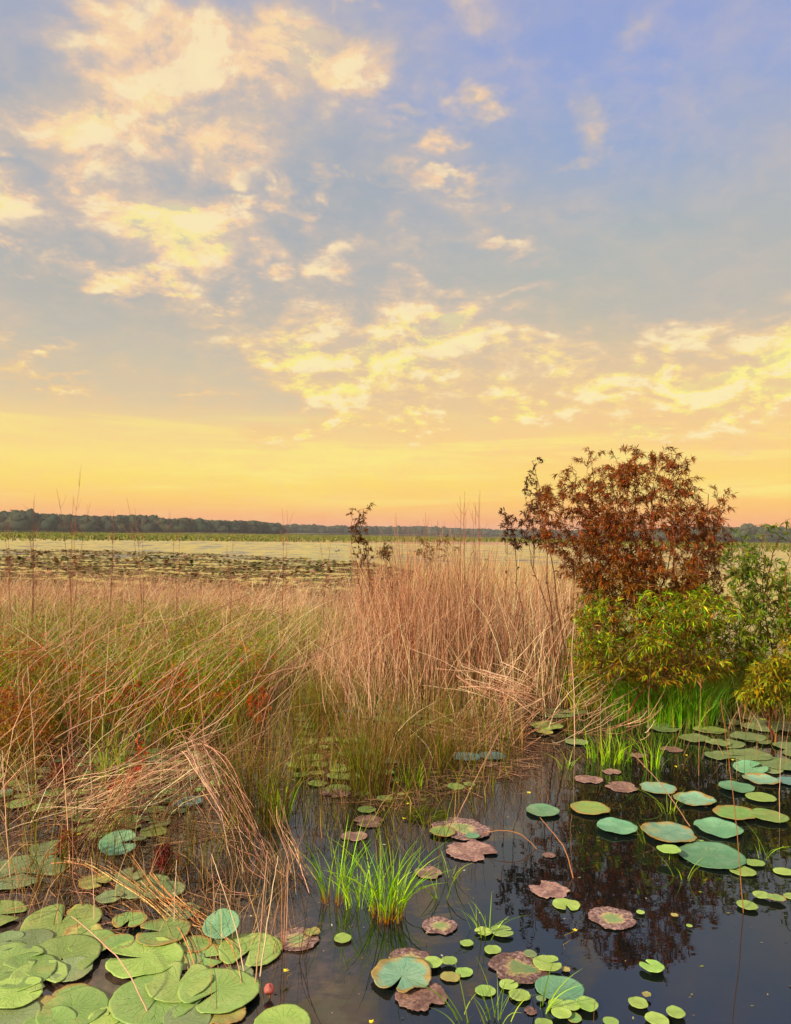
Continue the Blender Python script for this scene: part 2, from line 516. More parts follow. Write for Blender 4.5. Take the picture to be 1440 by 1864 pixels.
def pad_mat(name, ca, cb, edge, kind='fresh', vein=0.5, rough=0.33):
    """floating leaf: veins run out from the stalk, blotches and a worn rim"""
    def build(t):
        tc = t.new('ShaderNodeTexCoord')
        oc = tc.outputs['Object']
        oi = t.new('ShaderNodeObjectInfo')
        rnd = oi.outputs['Random']
        sp = t.new('ShaderNodeSeparateXYZ'); t.l.new(oc, sp.inputs[0])
        sc_ = t.new('ShaderNodeAttribute'); sc_.attribute_name = 'Col'
        spa = t.new('ShaderNodeSeparateColor'); t.l.new(sc_.outputs['Color'], spa.inputs[0])
        rr = spa.outputs[0]                       # 0 at the stalk, 1 at the rim
        off = t.comb(t.math('MULTIPLY', rnd, 57.0), t.math('MULTIPLY', rnd, 91.0), 0.0)
        p = t.vmath('ADD', oc, off)
        ang = t.math('ARCTAN2', sp.outputs[1], sp.outputs[0])
        wob = t.math('MULTIPLY', t.noise(p, 14.0, 2.0), 0.5)
        v = t.math('ABSOLUTE', t.math('SINE', t.math('MULTIPLY', t.math('ADD', ang, wob), 9.0)))
        v = t.math('MULTIPLY', t.rng(v, 0.16, 0.0), t.rng(rr, 1.0, 0.2))
        n1 = t.noise(p, 11.0, 6.0, 0.68, 0.6)
        n2 = t.noise(p, 70.0, 5.0, 0.68, 0.5)
        n3 = t.noise(p, 240.0, 2.0, 0.6)
        c = t.mix(t.rng(n1, 0.3, 0.7), ca, cb)
        c = t.mix(t.rng(n2, 0.62, 0.78, 0.0, 0.6), c, edge)
        c = t.mix(t.math('MULTIPLY', v, vein), c, tuple(min(1, q * 1.7 + .02) for q in ca))
        hs = t.new('ShaderNodeHueSaturation')
        t.put(hs.inputs['Hue'], t.math('ADD', 0.485, t.math('MULTIPLY', rnd, 0.03)))
        t.put(hs.inputs['Value'], t.math('ADD', 0.80, t.math('MULTIPLY', t.math('FRACT', t.math('MULTIPLY', rnd, 7.3)), 0.42)))
        t.put(hs.inputs['Color'], c)
        c = hs.outputs[0]
        c = t.mix(t.math('MULTIPLY', t.rng(n3, 0.60, 0.68), t.rng(n1, 0.40, 0.62, 0.0, 0.75)), c, s2l(70, 66, 42))
        v2 = t.math('ABSOLUTE', t.math('SINE', t.math('MULTIPLY', t.math('ADD', ang, wob), 17.0)))
        c = t.mix(t.math('MULTIPLY', t.rng(v2, 0.12, 0.0, 0.0, 0.28), t.rng(rr, 0.3, 0.7)), c, tuple(q * .6 for q in ca))
        c = t.mix(t.rng(t.noise(p, 5.0, 3.0, 0.5), 0.58, 0.72, 0.0, 0.45), c, edge)
        if kind == 'worn':       # rim and patches gone yellow-brown
            f = t.rng(t.math('ADD', rr, t.math('MULTIPLY', t.math('SUBTRACT', n1, 0.5), 1.7)), 0.72, 1.0)
            c = t.mix(f, c, t.mix(n2, s2l(196, 172, 84), s2l(140, 96, 62)))
        elif kind == 'rotten':   # only the middle still green, the rest brown and pink
            f = t.rng(t.math('ADD', rr, t.math('MULTIPLY', t.math('SUBTRACT', n1, 0.5), 1.2)), 0.34, 0.5)
            br_ = t.mix(t.rng(n2, 0.38, 0.66), s2l(98, 70, 64), t.mix(t.rng(n1, .4, .6), s2l(168, 128, 114), s2l(216, 176, 160)))
            rim = t.rng(t.math('ABSOLUTE', t.math('SUBTRACT', t.math('ADD', rr, t.math('MULTIPLY', t.math('SUBTRACT', n1, 0.5), 1.2)), 0.45)), 0.16, 0.0)
            c = t.mix(f, c, br_)
            c = t.mix(t.math('MULTIPLY', rim, t.rng(n2, 0.3, 0.6, 0.1, 0.85)), c, s2l(226, 198, 132))
        elif kind == 'brown':
            c = t.mix(t.rng(n2, 0.28, 0.60), s2l(104, 74, 66), t.mix(t.rng(n1, .35, .6), ca, cb))
            c = t.mix(t.rng(t.math('ADD', n1, t.math('MULTIPLY', t.math('SUBTRACT', n2, 0.5), 0.4)), 0.60, 0.70, 0.0, 0.85), c, edge)
        elif kind == 'fresh':
            f = t.math('MULTIPLY', t.rng(t.math('ADD', rr, t.math('MULTIPLY', t.math('SUBTRACT', n1, 0.5), 1.1)), 0.96, 1.3), 0.55)
            c = t.mix(f, c, edge)
        if kind in ('rotten', 'brown'):   # some drier and pinker, some wet and dark
            c = t.mix(t.math('FRACT', t.math('MULTIPLY', rnd, 13.7)), c, t.mix(1.0, c, (0.50, 0.46, 0.40), 'MULTIPLY'))
        b = bump(t, t.math('ADD', t.math('ADD', t.math('MULTIPLY', n1, 0.6), t.math('MULTIPLY', v, -0.4)), t.math('MULTIPLY', n2, 0.15)), 0.8, 0.014)
        return pbsdf(t, c, rough, 0.55, b)
    return mat(name, build)


PADM = {
    'G': pad_mat('green_pad', s2l(132, 162, 74), s2l(154, 176, 92), s2l(176, 166, 90), vein=.25),
    'B': pad_mat('bright_pad', s2l(150, 184, 80), s2l(170, 196, 96), s2l(196, 190, 100), vein=.2),
    'D': pad_mat('dull_pad', s2l(122, 144, 86), s2l(140, 156, 102), s2l(144, 126, 88), vein=.25),
    'T': pad_mat('teal_lotus_pad', s2l(100, 156, 108), s2l(130, 174, 126), s2l(160, 170, 110), vein=.55),
    'P': pad_mat('pale_teal_pad', s2l(122, 172, 140), s2l(160, 196, 156), s2l(188, 184, 120), kind='worn', vein=.5),
    'U': pad_mat('blue_grey_pad', s2l(104, 158, 150), s2l(128, 172, 160), s2l(140, 150, 130), vein=.3),
    'W': pad_mat('worn_pad', s2l(118, 158, 78), s2l(150, 178, 92), s2l(176, 150, 80), kind='worn', vein=.3),
    'Y': pad_mat('yellowing_pad', s2l(170, 172, 84), s2l(188, 176, 96), s2l(158, 122, 76), kind='worn', vein=.4, rough=.5),
    'R': pad_mat('rotten_pad', s2l(140, 176, 116), s2l(176, 190, 110), s2l(190, 170, 90), kind='rotten', vein=.4, rough=.5),
    'N': pad_mat('brown_pad', s2l(142, 104, 92), s2l(206, 162, 142), s2l(222, 192, 140), kind='brown', vein=.2, rough=.55),
}


def pad_mesh(r, notch, ragged=0.0, wav=0.3, curl=0.0, seg=44, holes=False, ecc=1.0):
    """a floating leaf with real thickness; notch = half angle of the cut in radians, opening at +X"""
    rr_ = np.array([0.0, .18, .4, .62, .82, .94, 1.0])
    a0 = notch
    th = np.linspace(a0, 2 * np.pi - a0, seg) if notch > 0 else np.linspace(0, 2 * np.pi, seg, endpoint=False)
    ph = rs.uniform(0, 6.28, 6)
    rim = 1 + 0.035 * np.sin(2 * th + ph[0]) + 0.02 * np.sin(3 * th + ph[1]) + 0.008 * np.sin(11 * th + ph[2])
    rim = rim * (1 - .018 * np.abs(np.sin(13 * th + ph[4])) ** 3)
    if ragged > 0:
        bite = np.clip(np.sin(2 * th + ph[3]) + .7 * np.sin(5 * th + ph[4]) + .5 * np.sin(3 * th + ph[1]) - .5, 0, 2)
        rim = rim * (1 - ragged * 1.6 * bite - ragged * rs.uniform(0, .6, seg))
    if notch > 0:   # rounded lobe corners
        edge = np.minimum(th - a0, 2 * np.pi - a0 - th)
        rim = rim * (0.86 + 0.14 * np.clip(edge / 0.22, 0, 1) ** .6)
    X = r * rr_[:, None] * rim[None] * np.cos(th)[None]
    Y = r * rr_[:, None] * rim[None] * np.sin(th)[None] * ecc
    Z = r * (wav * 0.05 * np.sin(3 * th + ph[5])[None] * rr_[:, None] ** 2 + wav * .03 * np.sin(7 * th + ph[2])[None] * rr_[:, None] ** 3
             + curl * rr_[:, None] ** 5 + 0.05 * wav * rr_[:, None] ** 2)
    Z = Z - Z.min() + 0.0
    K = len(rr_)
    top = np.stack([X, Y, Z], -1).reshape(-1, 3)
    bot = top - np.array([0, 0, max(0.0012, r * .006)])
    V = np.concatenate([top, bot])
    n = K * seg
    F_ = []
    last = seg - 1 if notch > 0 else seg
    for k in range(K - 1):
        for j in range(last):
            j2 = (j + 1) % seg
            a, b, c, d = k * seg + j, (k + 1) * seg + j, (k + 1) * seg + j2, k * seg + j2
            F_.append((a, b, c, d)); F_.append((a + n, d + n, c + n, b + n))
    for j in range(last):
        a, b = (K - 1) * seg + j, (K - 1) * seg + (j + 1) % seg
        F_.append((a, a + n, b + n, b))
    if notch > 0:
        for k in range(K - 1):
            for j in (0, seg - 1):
                a, b = k * seg + j, (k + 1) * seg + j
                F_.append((a, b, b + n, a + n) if j else (b, a, a + n, b + n))
    c = np.repeat(rr_[:, None], seg, 1).reshape(-1)
    c = np.stack([c, c * 0, c * 0], -1)
    return V, np.array(F_), np.concatenate([c, c])

# ------------------------------------------------------------------ the setting: water, far shore, marsh, wood
def sheet(name, pts, z, m, kind='structure'):
    V = np.array([(p[0], p[1], z) for p in pts])
    me = bpy.data.meshes.new(name)
    me.from_pydata([tuple(v) for v in V], [], [list(range(len(V)))])
    me.materials.append(m)
    o = bpy.data.objects.new(name, me)
    C.objects.link(o)
    return tag(o, None, None, None, kind)


def water_sheet():
    """one sheet to the horizon; the open stretch 30 to 125 m out carries real wind ripples"""
    x = np.concatenate([[-4000, -400], np.linspace(-75, 75, 520), [400, 4000]])
    y = np.concatenate([[-60, 10], np.linspace(30, 125, 560), [300, 6000]])
    X, Y = np.meshgrid(x, y)
    Z = np.zeros_like(X)
    r2 = np.random.RandomState(5)
    for _ in range(16):
        wl = r2.uniform(.55, 1.9)
        th = r2.normal(math.pi / 2, .5)
        k = 2 * math.pi / wl
        Z += .028 / k * np.sin(k * (X * math.cos(th) + Y * math.sin(th)) + r2.uniform(0, 6.28))
    gust = .45 + .75 * vnoise(np.stack([X.ravel() * .05, Y.ravel() * .35], 1), 1.0, 4).reshape(X.shape)
    edge = np.clip((Y - 30) / 14, 0, 1) * np.clip((125 - Y) / 10, 0, 1) * np.clip((75 - np.abs(X)) / 5, 0, 1)
    V = np.stack([X, Y, Z * edge * gust], -1).reshape(-1, 3)
    ny, nx = X.shape
    i = np.arange(ny - 1)[:, None] * nx + np.arange(nx - 1)[None]
    Fq = np.stack([i, i + 1, i + nx + 1, i + nx], -1).reshape(-1, 4)
    return tag(link_mesh('water', V, Fq, None, M_WATER, smooth=True), None, None, None, 'structure')


water_sheet()
M_SHORE = mat('far_shore_soil', lambda t: pbsdf(t, t.mix(t.noise(t.new('ShaderNodeNewGeometry').outputs['Position'], 0.02, 4.0), s2l(120, 122, 70), s2l(196, 164, 120)), 0.9, 0.1))
sheet('far_shore', [(-4000, 640), (-500, 500), (-120, 520), (-60, 900), (150, 1080), (290, 800), (360, 690), (700, 680), (4000, 800), (4000, 6000), (-4000, 6000)], 0.35, M_SHORE)


def wood_line():
    """crowns of the wood on the far shore: (photo x, distance, crown top in photo y)"""
    prof = [(-250, 500, 926), (0, 520, 931), (60, 525, 934), (130, 530, 937), (210, 540, 937), (300, 560, 943), (400, 590, 945), (450, 620, 948), (505, 660, 952),
            (520, 950, 956), (640, 1050, 957), (760, 1150, 959), (900, 1150, 963), (1000, 1050, 965), (1150, 900, 964), (1250, 780, 961), (1330, 740, 959), (1360, 740, 955), (1400, 740, 960), (1700, 740, 966)]
    px = np.array([p[0] for p in prof]); ds = np.array([p[1] for p in prof]); ty = np.array([p[2] for p in prof])
    body, leafq = [], []
    x = -240.0
    u = np.linspace(0, np.pi, 6); vv = np.linspace(0, 2 * np.pi, 8, endpoint=False)
    sph = np.array([(np.sin(a) * np.cos(b), np.sin(a) * np.sin(b), np.cos(a)) for a in u for b in vv])
    fs = np.array([(i * 8 + j, i * 8 + (j + 1) % 8, (i + 1) * 8 + (j + 1) % 8, (i + 1) * 8 + j) for i in range(5) for j in range(8)])
    while x < 1690:
        d0 = float(np.interp(x, px, ds))
        for row in range(3):
            d = d0 + row * 9 + rs.uniform(-4, 4)
            xx = x + rs.uniform(-3, 3)
            top = P(xx, float(np.interp(x, px, ty)), d0).z * rs.uniform(.86, 1.04)
            g = P(xx, 970, d)
            wd = rs.uniform(2.4, 6.4)
            top *= 1 + .10 * math.sin(x * .043) * math.sin(x * .017 + 1) + (.14 if rs.rand() < .06 else 0); hgt = top * rs.uniform(.26, .48)
            c = pick([(58, 68, 54), (52, 62, 50), (64, 70, 52), (60, 66, 56), (70, 70, 52)], 1, .10)[0]
            cen = np.array([g.x, d, top - hgt])
            k = sph * np.array([wd, wd, hgt]) * rs.uniform(.84, 1.12, (48, 1))
            body.append((k + cen, fs, np.tile(c, (48, 1))))
            # lower crowns and trunks in the shade underneath
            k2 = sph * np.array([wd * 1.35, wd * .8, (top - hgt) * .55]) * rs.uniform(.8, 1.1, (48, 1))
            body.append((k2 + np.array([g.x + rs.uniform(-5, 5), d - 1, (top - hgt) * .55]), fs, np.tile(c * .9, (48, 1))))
            n = 90
            q = unit(rs.normal(0, 1, (n, 3))); q[:, 2] = np.abs(q[:, 2]) * 1.1 - .25
            pc = cen + q * np.array([wd, wd, hgt]) * rs.uniform(.85, 1.22, (n, 1))
            s = rs.uniform(.3, .9, (n, 1))
            a = unit(rs.normal(0, 1, (n, 3))) * s; b = unit(rs.normal(0, 1, (n, 3))) * s
            V = np.stack([pc - a, pc + b, pc + a, pc - b], 1).reshape(-1, 3)
            leafq.append((V, np.arange(n * 4).reshape(n, 4), np.repeat(np.clip(c * rs.uniform(.7, 1.5, (n, 1)), 0, 1), 4, 0)))
        x += 1408.0 / d0 * rs.uniform(2.2, 3.6)
    V, Fq, c = merge(body + leafq)
    o = link_mesh('far_wood', V, Fq, c, M_FAR)
    tag(o, 'dark wood along the far shore under the orange horizon', 'woodland', None, 'stuff')


wood_line()


def marsh_far():
    bands = [([(-200, 968.0), (300, 970.5), (640, 974.5), (900, 979), (900, 986), (640, 986), (360, 985), (0, 984.5), (-200, 983)], 26000),
             ([(900, 978.5), (1200, 985.2), (1700, 993), (1700, 1010), (1330, 1004), (1100, 994), (900, 986)], 12000),
             ([(-300, 962.0), (100, 964.6), (560, 971.6), (560, 972.6), (300, 969.3), (-300, 964)], 9000)]
    ch = []
    for poly, n in bands:
        p = in_px_poly(poly, n)
        p = p[vnoise(p * np.array([.35, .16, 1]), .16) > .16]
        n = len(p)
        h = rs.uniform(.12, .36, n)
        pa = grow(p, h, rs.uniform(0, 6.28, n), rs.uniform(0, .4, n), rs.uniform(0, .3, n), 3)
        wd = rs.uniform(.12, .34, n)[:, None] * np.array([1, .9, .3])
        col = pick([(104, 112, 54), (88, 100, 48), (124, 122, 62), (76, 88, 44), (138, 122, 78)], n)
        ch.append(ribbons(pa, wd, col, np.tile(np.array([0, 1.0, 0]), (n, 1)) + rs.normal(0, .3, (n, 3))))
    V, Fq, c = merge(ch)
    tag(link_mesh('far_marsh_grass', V, Fq, c, M_FAR), 'low green band of marsh plants beyond the open water', 'marsh plants', None, 'stuff')


marsh_far()


def lotus_field():
    """leaves held on and just over the water, too many to count, between the grass and the open water"""
    polys = [([(-150, 1000), (200, 1002), (420, 1010), (660, 1022), (760, 1040), (700, 1080), (640, 1110), (-150, 1090)], 30000, .47),
             ([(520, 992), (700, 996), (900, 1003), (900, 1025), (640, 1020)], 700, .5)]
    ch = []
    hexa = np.array([(math.cos(a), math.sin(a), 0) for a in np.linspace(0, 2 * np.pi, 8, endpoint=False)])
    for poly, n, thr in polys:
        p = in_px_poly(poly, n)
        d = p[:, 1]
        keep = vnoise(p * np.array([.55, .9, 1]), 1.5, 2) > thr - .06 * (d < 24) + .05 * (d > 40) + rs.normal(0, .05, n)
        p = p[keep]; n = len(p)
        r = rs.uniform(.05, .13, n)
        z = np.abs(rs.normal(0, .03, n)) * (rs.uniform(0, 1, n) > .7) + .010
        tilt = rs.normal(0, .5, (n, 2)) * np.minimum(z / .12, 1)[:, None]
        V = hexa[None] * r[:, None, None] + p[:, None]
        V[..., 2] = z[:, None] + hexa[None, :, 0] * tilt[:, :1] * r[:, None] + hexa[None, :, 1] * tilt[:, 1:] * r[:, None]
        V[..., 2] = np.maximum(V[..., 2], .006)
        top = np.stack([V, V - np.array([0, 0, .004])], 1).reshape(-1, 3)
        i = np.arange(n)[:, None] * 16
        Fq = np.concatenate([i + np.array([0, 1, 2, 3]), i + np.array([0, 3, 4, 7]), i + np.array([4, 5, 6, 7]),
                             i + np.array([8, 11, 10, 9]), i + np.array([8, 15, 12, 11]), i + np.array([12, 15, 14, 13])])
        col = pick([(124, 118, 62), (140, 124, 74), (112, 104, 60), (160, 126, 92), (104, 114, 54), (170, 132, 104)], n)
        ch.append((top, Fq, np.repeat(col, 16, 0)))
    V, Fq, c = merge(ch)
    tag(link_mesh('lotus_leaves', V, Fq, c, M_LEAF), 'drifts of dull green lotus leaves on the pink water beyond the grass', 'water plants', None, 'stuff')


lotus_field()

# ------------------------------------------------------------------ grass and reed beds
EAST = 0.0   # leaning towards +X


def blade_mass(name, specs, m, label, cat):
    ch = []
    for sp in specs:
        n = sp['n']
        p = in_px_poly(sp['poly'], n)
        if 'patch' in sp:
            s, thr, seed = sp['patch']
            p = p[vnoise(p, s, seed) > thr]; n = len(p)
        clump = sp.get('clump', 0)
        if clump:
            k = max(1, n // clump)
            cen = p[:k]
            idx = rs.randint(0, k, n)
            p = cen[idx] + np.concatenate([rs.normal(0, sp.get('cr', .05), (n, 2)), np.zeros((n, 1))], 1)
        h = rs.uniform(*sp['h'], n)
        laz = rs.normal(sp.get('laz', 0.0), sp.get('lsd', 1.0), n) + (vnoise(p, 1.9, 11) - .5) * sp.get('swirl', 0)
        lean = np.abs(rs.normal(sp.get('lean', .2), sp.get('leansd', .12), n))
        bend = np.abs(rs.normal(sp.get('bend', .2), .15, n))
        K = sp.get('K', 6)
        pa = grow(p, h, laz, lean, bend, K, sp.get('kink', 0.0))
        pa[..., 2] = np.maximum(pa[..., 2], 0.003)
        w0 = rs.uniform(*sp['w'], n)[:, None]
        tt = np.linspace(0, 1, K)[None]
        col = pick(sp['pal'], n)
        if 'tip' in sp:
            ct = pick(sp['tip'], n)
            f = np.clip((tt[..., None] - sp.get('t0', .3)) / .4, 0, 1)
            col = col[:, None] * (1 - f) + ct[:, None] * f
        if sp.get('tube'):
            ch.append(tubes(pa, w0 * .5 * (1 - .6 * tt), col))
        else:
            ch.append(ribbons(pa, w0 * (1 - .85 * tt ** 2), col))
    V, Fq, c = merge(ch)
    o = link_mesh(name, V, Fq, c, m)
    return tag(o, label, cat, None, 'stuff')


STRAW = [(242, 214, 178), (234, 204, 164), (122, 92, 64), (214, 170, 142), (200, 154, 128), (188, 140, 114), (224, 186, 152), (170, 122, 100), (150, 108, 88), (206, 176, 138)]
PINK = [(226, 182, 154), (208, 160, 132), (190, 142, 114), (220, 176, 146), (160, 112, 86), (128, 88, 66)]
OLIVE = [(140, 146, 58), (118, 128, 48), (160, 158, 72), (98, 112, 42), (168, 150, 80), (128, 116, 52)]
PALE0 = [(240, 212, 180), (226, 192, 160), (214, 176, 146)]
LEFT_FAR = [(-120, 1062), (300, 1060), (560, 1085), (640, 1110), (640, 1160), (-120, 1170)]
LEFT_MID = [(-120, 1130), (400, 1130), (660, 1150), (640, 1215), (500, 1235), (300, 1265), (-120, 1290)]
LEFT_NEAR = [(-80, 1240), (460, 1230), (560, 1270), (430, 1370), (-80, 1440)]
LEFT_FAR = [(-120, 1082), (300, 1080), (560, 1095), (640, 1115), (640, 1160), (-120, 1170)]
blade_mass('dry_grass', [
    dict(n=9500, poly=LEFT_FAR, h=(.25, .8), laz=EAST, lsd=1.9, swirl=2.5, lean=.2, leansd=.2, bend=.22, w=(.003, .006), pal=PINK + STRAW, patch=(1.6, .36, 1)),
    dict(n=2200, poly=[(-120, 1040), (640, 1060), (700, 1085), (640, 1110), (-120, 1090)], h=(.15, .5), lsd=3, lean=.15, leansd=.15, bend=.2, w=(.003, .006), pal=PINK + STRAW, patch=(1.4, .4, 8)),
    dict(n=1500, poly=LEFT_FAR, h=(.5, 1.1), laz=EAST, lsd=1.1, swirl=2.5, lean=.2, leansd=.15, bend=.25, w=(.002, .004), pal=PINK + STRAW, kink=.01),
    dict(n=2300, poly=LEFT_MID, h=(.4, 1.1), laz=EAST, lsd=1.7, swirl=3.5, lean=.24, leansd=.25, bend=.22, w=(.0022, .005), pal=STRAW + PINK, kink=.012, patch=(1.5, .24, 4)),
    dict(n=1700, poly=LEFT_MID, h=(.3, 1.2), lsd=3, lean=.3, leansd=.35, bend=.3, w=(.002, .0045), pal=STRAW + PINK, kink=.022, K=8),
    dict(n=420, poly=LEFT_MID, h=(.6, 1.25), laz=EAST, lsd=1.5, lean=.3, leansd=.3, bend=.08, w=(.005, .0085), pal=PALE0, kink=.004, tube=1),
    dict(n=520, poly=LEFT_NEAR, h=(.35, 1.0), laz=EAST + .2, lsd=1.8, swirl=3, lean=.28, leansd=.3, bend=.25, w=(.002, .0045), pal=STRAW, kink=.014, patch=(2.0, .3, 5)),
    dict(n=1200, poly=[(430, 1180), (700, 1190), (700, 1260), (470, 1290)], h=(.3, .85), lsd=2.0, lean=.4, bend=.3, w=(.0025, .0045), pal=STRAW, kink=.01),
    dict(n=420, poly=[(-40, 1420), (420, 1400), (420, 1500), (-40, 1520)], h=(.2, .6), lsd=2.0, lean=.5, bend=.3, w=(.0018, .0038), pal=STRAW + [(120, 84, 66)], kink=.02),
    dict(n=950, patch=(2.6, .45, 2), poly=[(560, 1200), (1040, 1215), (1030, 1330), (860, 1350), (700, 1330), (600, 1300)], h=(.25, .85), lsd=2.5, lean=.4, leansd=.25, bend=.3, w=(.0022, .0045), pal=STRAW, kink=.014),
    dict(n=380, patch=(4, .45, 2), poly=[(600, 1300), (980, 1300), (960, 1380), (720, 1405), (600, 1360)], h=(.15, .6), lsd=3, lean=.35, leansd=.3, bend=.25, w=(.002, .004), pal=STRAW + PINK, kink=.014),
], M_STRAW, 'pinkish tan dead grass leaning over the marsh in a tangled sweep', 'grass')
GRNG = [(140, 172, 40), (120, 150, 36), (170, 182, 60), (92, 124, 34), (160, 150, 60), (128, 120, 46)]
blade_mass('green_grass', [
    dict(n=13000, poly=[(-120, 1135), (460, 1140), (600, 1165), (560, 1225), (420, 1290), (-120, 1320)], h=(.25, .68), laz=EAST, lsd=1.3, swirl=2.5, lean=.2, leansd=.15, bend=.3, w=(.004, .009), pal=GRNG, tip=GRNG + STRAW[:3], t0=.6, patch=(1.1, .36, 9)),
    dict(n=2200, poly=[(-60, 1270), (470, 1250), (440, 1360), (-60, 1400)], h=(.15, .6), lsd=2, lean=.2, bend=.3, w=(.003, .006), pal=GRNG + [(160, 90, 56)], patch=(1.8, .46, 3)),
    dict(n=1500, poly=[(640, 1180), (1060, 1190), (1050, 1290), (650, 1280)], h=(.2, .85), lsd=2, lean=.15, bend=.2, w=(.003, .007), pal=OLIVE, tip=STRAW[:3], t0=.6),
    dict(n=1500, poly=[(520, 1150), (720, 1160), (700, 1220), (520, 1200)], h=(.3, .8), lsd=2, lean=.2, bend=.25, w=(.003, .007), pal=GRNG, tip=STRAW[:3], t0=.6),
    dict(n=700, poly=[(440, 1250), (640, 1270), (600, 1330), (480, 1360)], h=(.2, .5), lsd=2, lean=.12, bend=.15, w=(.002, .0045), pal=OLIVE + [(96, 70, 40)], patch=(3.5, .5, 6)),
], M_GRASS, 'olive and yellow green grass growing up through the dead stems', 'grass')
blade_mass('reed_bed', [
    dict(n=500, poly=[(600, 1190), (1050, 1200), (1040, 1310), (740, 1310), (640, 1280)], h=(.5, 1.45), lsd=3, lean=.2, leansd=.2, bend=.12, w=(.005, .009), tube=1, pal=PALE0, K=6, kink=.012),
    dict(n=1050, poly=[(650, 1205), (860, 1200), (880, 1290), (740, 1300), (650, 1270)], h=(.8, 1.62), lsd=2.6, lean=.03, leansd=.05, bend=.06, w=(.004, .0075), tube=1, pal=PINK + [(150, 100, 76)], K=5, kink=.006),
    dict(n=1150, poly=[(850, 1190), (1060, 1200), (1050, 1290), (880, 1290)], h=(.7, 1.5), lsd=2.6, lean=.05, leansd=.06, bend=.07, w=(.004, .008), tube=1, pal=STRAW + [(150, 104, 76)], K=5, kink=.006),
    dict(n=1000, poly=[(600, 1175), (700, 1160), (1050, 1170), (1050, 1205), (640, 1215)], h=(.8, 1.5), laz=EAST, lsd=1.2, lean=.12, leansd=.1, bend=.14, w=(.004, .007), tube=1, pal=PINK + [(140, 96, 74)], K=5),
    dict(n=260, poly=[(560, 1230), (700, 1235), (690, 1300), (590, 1300)], h=(.6, 1.1), laz=EAST, lsd=1.2, lean=.2, leansd=.1, bend=.12, w=(.0035, .006), tube=1, pal=STRAW, K=5),
    dict(n=260, poly=[(700, 1210), (890, 1205), (880, 1280), (720, 1290)], h=(1.5, 1.84), lsd=2.6, lean=.04, leansd=.03, bend=.06, w=(.0025, .004), tube=1, pal=PINK, K=5),
], M_STRAW, 'dense stand of tall upright tan reed stalks between the open grass and the willow', 'reeds')
blade_mass('shore_grass', [
    dict(n=6500, poly=[(1040, 1225), (1460, 1235), (1500, 1305), (1040, 1300)], h=(.15, .48), lsd=3, lean=.2, bend=.3, w=(.004, .008), pal=[(120, 168, 40), (150, 176, 50), (96, 134, 36), (168, 164, 66), (150, 120, 50)], patch=(1.6, .3, 2)),
    dict(n=600, poly=[(1040, 1270), (1460, 1280), (1480, 1345), (1260, 1325), (1040, 1315)], h=(.15, .5), lsd=3, lean=.35, bend=.25, w=(.002, .0045), pal=STRAW + [(160, 160, 80)], kink=.01),
    dict(n=700, poly=[(1030, 1190), (1110, 1190), (1100, 1290), (1030, 1290)], h=(.5, 1.0), lsd=2, lean=.15, bend=.2, w=(.003, .006), pal=[(130, 120, 64), (150, 128, 76), (110, 120, 50)]),
], M_GRASS, 'short yellow green grass along the water under the willows', 'grass')
def undergrowth():
    """small leafy weeds, rust, orange, olive and green, between the grass stems"""
    ch = []
    for poly, n, hh, pal in [([(-120, 1150), (440, 1160), (560, 1215), (440, 1290), (-120, 1340)], 52000, .66, [(150, 174, 46), (116, 146, 40), (168, 156, 54), (150, 100, 44), (90, 118, 40)]),
                             ([(-60, 1225), (420, 1215), (500, 1270), (400, 1330), (-60, 1370)], 42000, .55, [(150, 134, 46), (130, 120, 44), (176, 92, 40), (156, 76, 44), (188, 110, 54), (140, 130, 46), (120, 84, 40), (196, 84, 44)]),
                             ([(-60, 1250), (70, 1250), (90, 1400), (-60, 1410)], 14000, .5, [(150, 124, 50), (120, 104, 44), (186, 104, 44), (160, 84, 40), (150, 116, 50)]),
                             ([(640, 1190), (1050, 1195), (1040, 1260), (660, 1265)], 6000, .5, [(150, 136, 62), (128, 116, 54), (160, 112, 60)]),
                             ([(1040, 1200), (1470, 1210), (1480, 1300), (1040, 1290)], 20000, .46, [(140, 144, 56), (120, 120, 50), (160, 116, 54), (110, 132, 48)])]:
        p = in_px_poly(poly, n // 14)
        p = p[vnoise(p, 2.1, n % 7) > (.40 if n < 40000 or n > 50000 else .56)]
        m = 20
        h = rs.uniform(.15, hh, len(p))
        pos = np.repeat(p, m, 0); hr = np.repeat(h, m)
        u = rs.uniform(.2, 1, len(pos))
        pos = pos + np.stack([rs.normal(0, .05, len(pos)), rs.normal(0, .05, len(pos)), hr * u], -1)
        d = np.stack([rs.normal(0, 1, len(pos)), rs.normal(0, 1, len(pos)), rs.uniform(.1, 1.2, len(pos))], -1)
        cp = pick(pal, len(p), .12)
        ch.append(leaves(pos, d, rs.uniform(.03, .065, len(pos)), rs.uniform(.006, .013, len(pos)), np.clip(np.repeat(cp, m, 0) * rs.normal(1, .15, (len(pos), 1)), .005, 1)))
    V, Fq, c = merge(ch)
    tag(link_mesh('marsh_undergrowth', V, Fq, c, M_LEAF), 'low leafy weeds turning rust and olive between the grass stems', 'undergrowth', None, 'stuff')


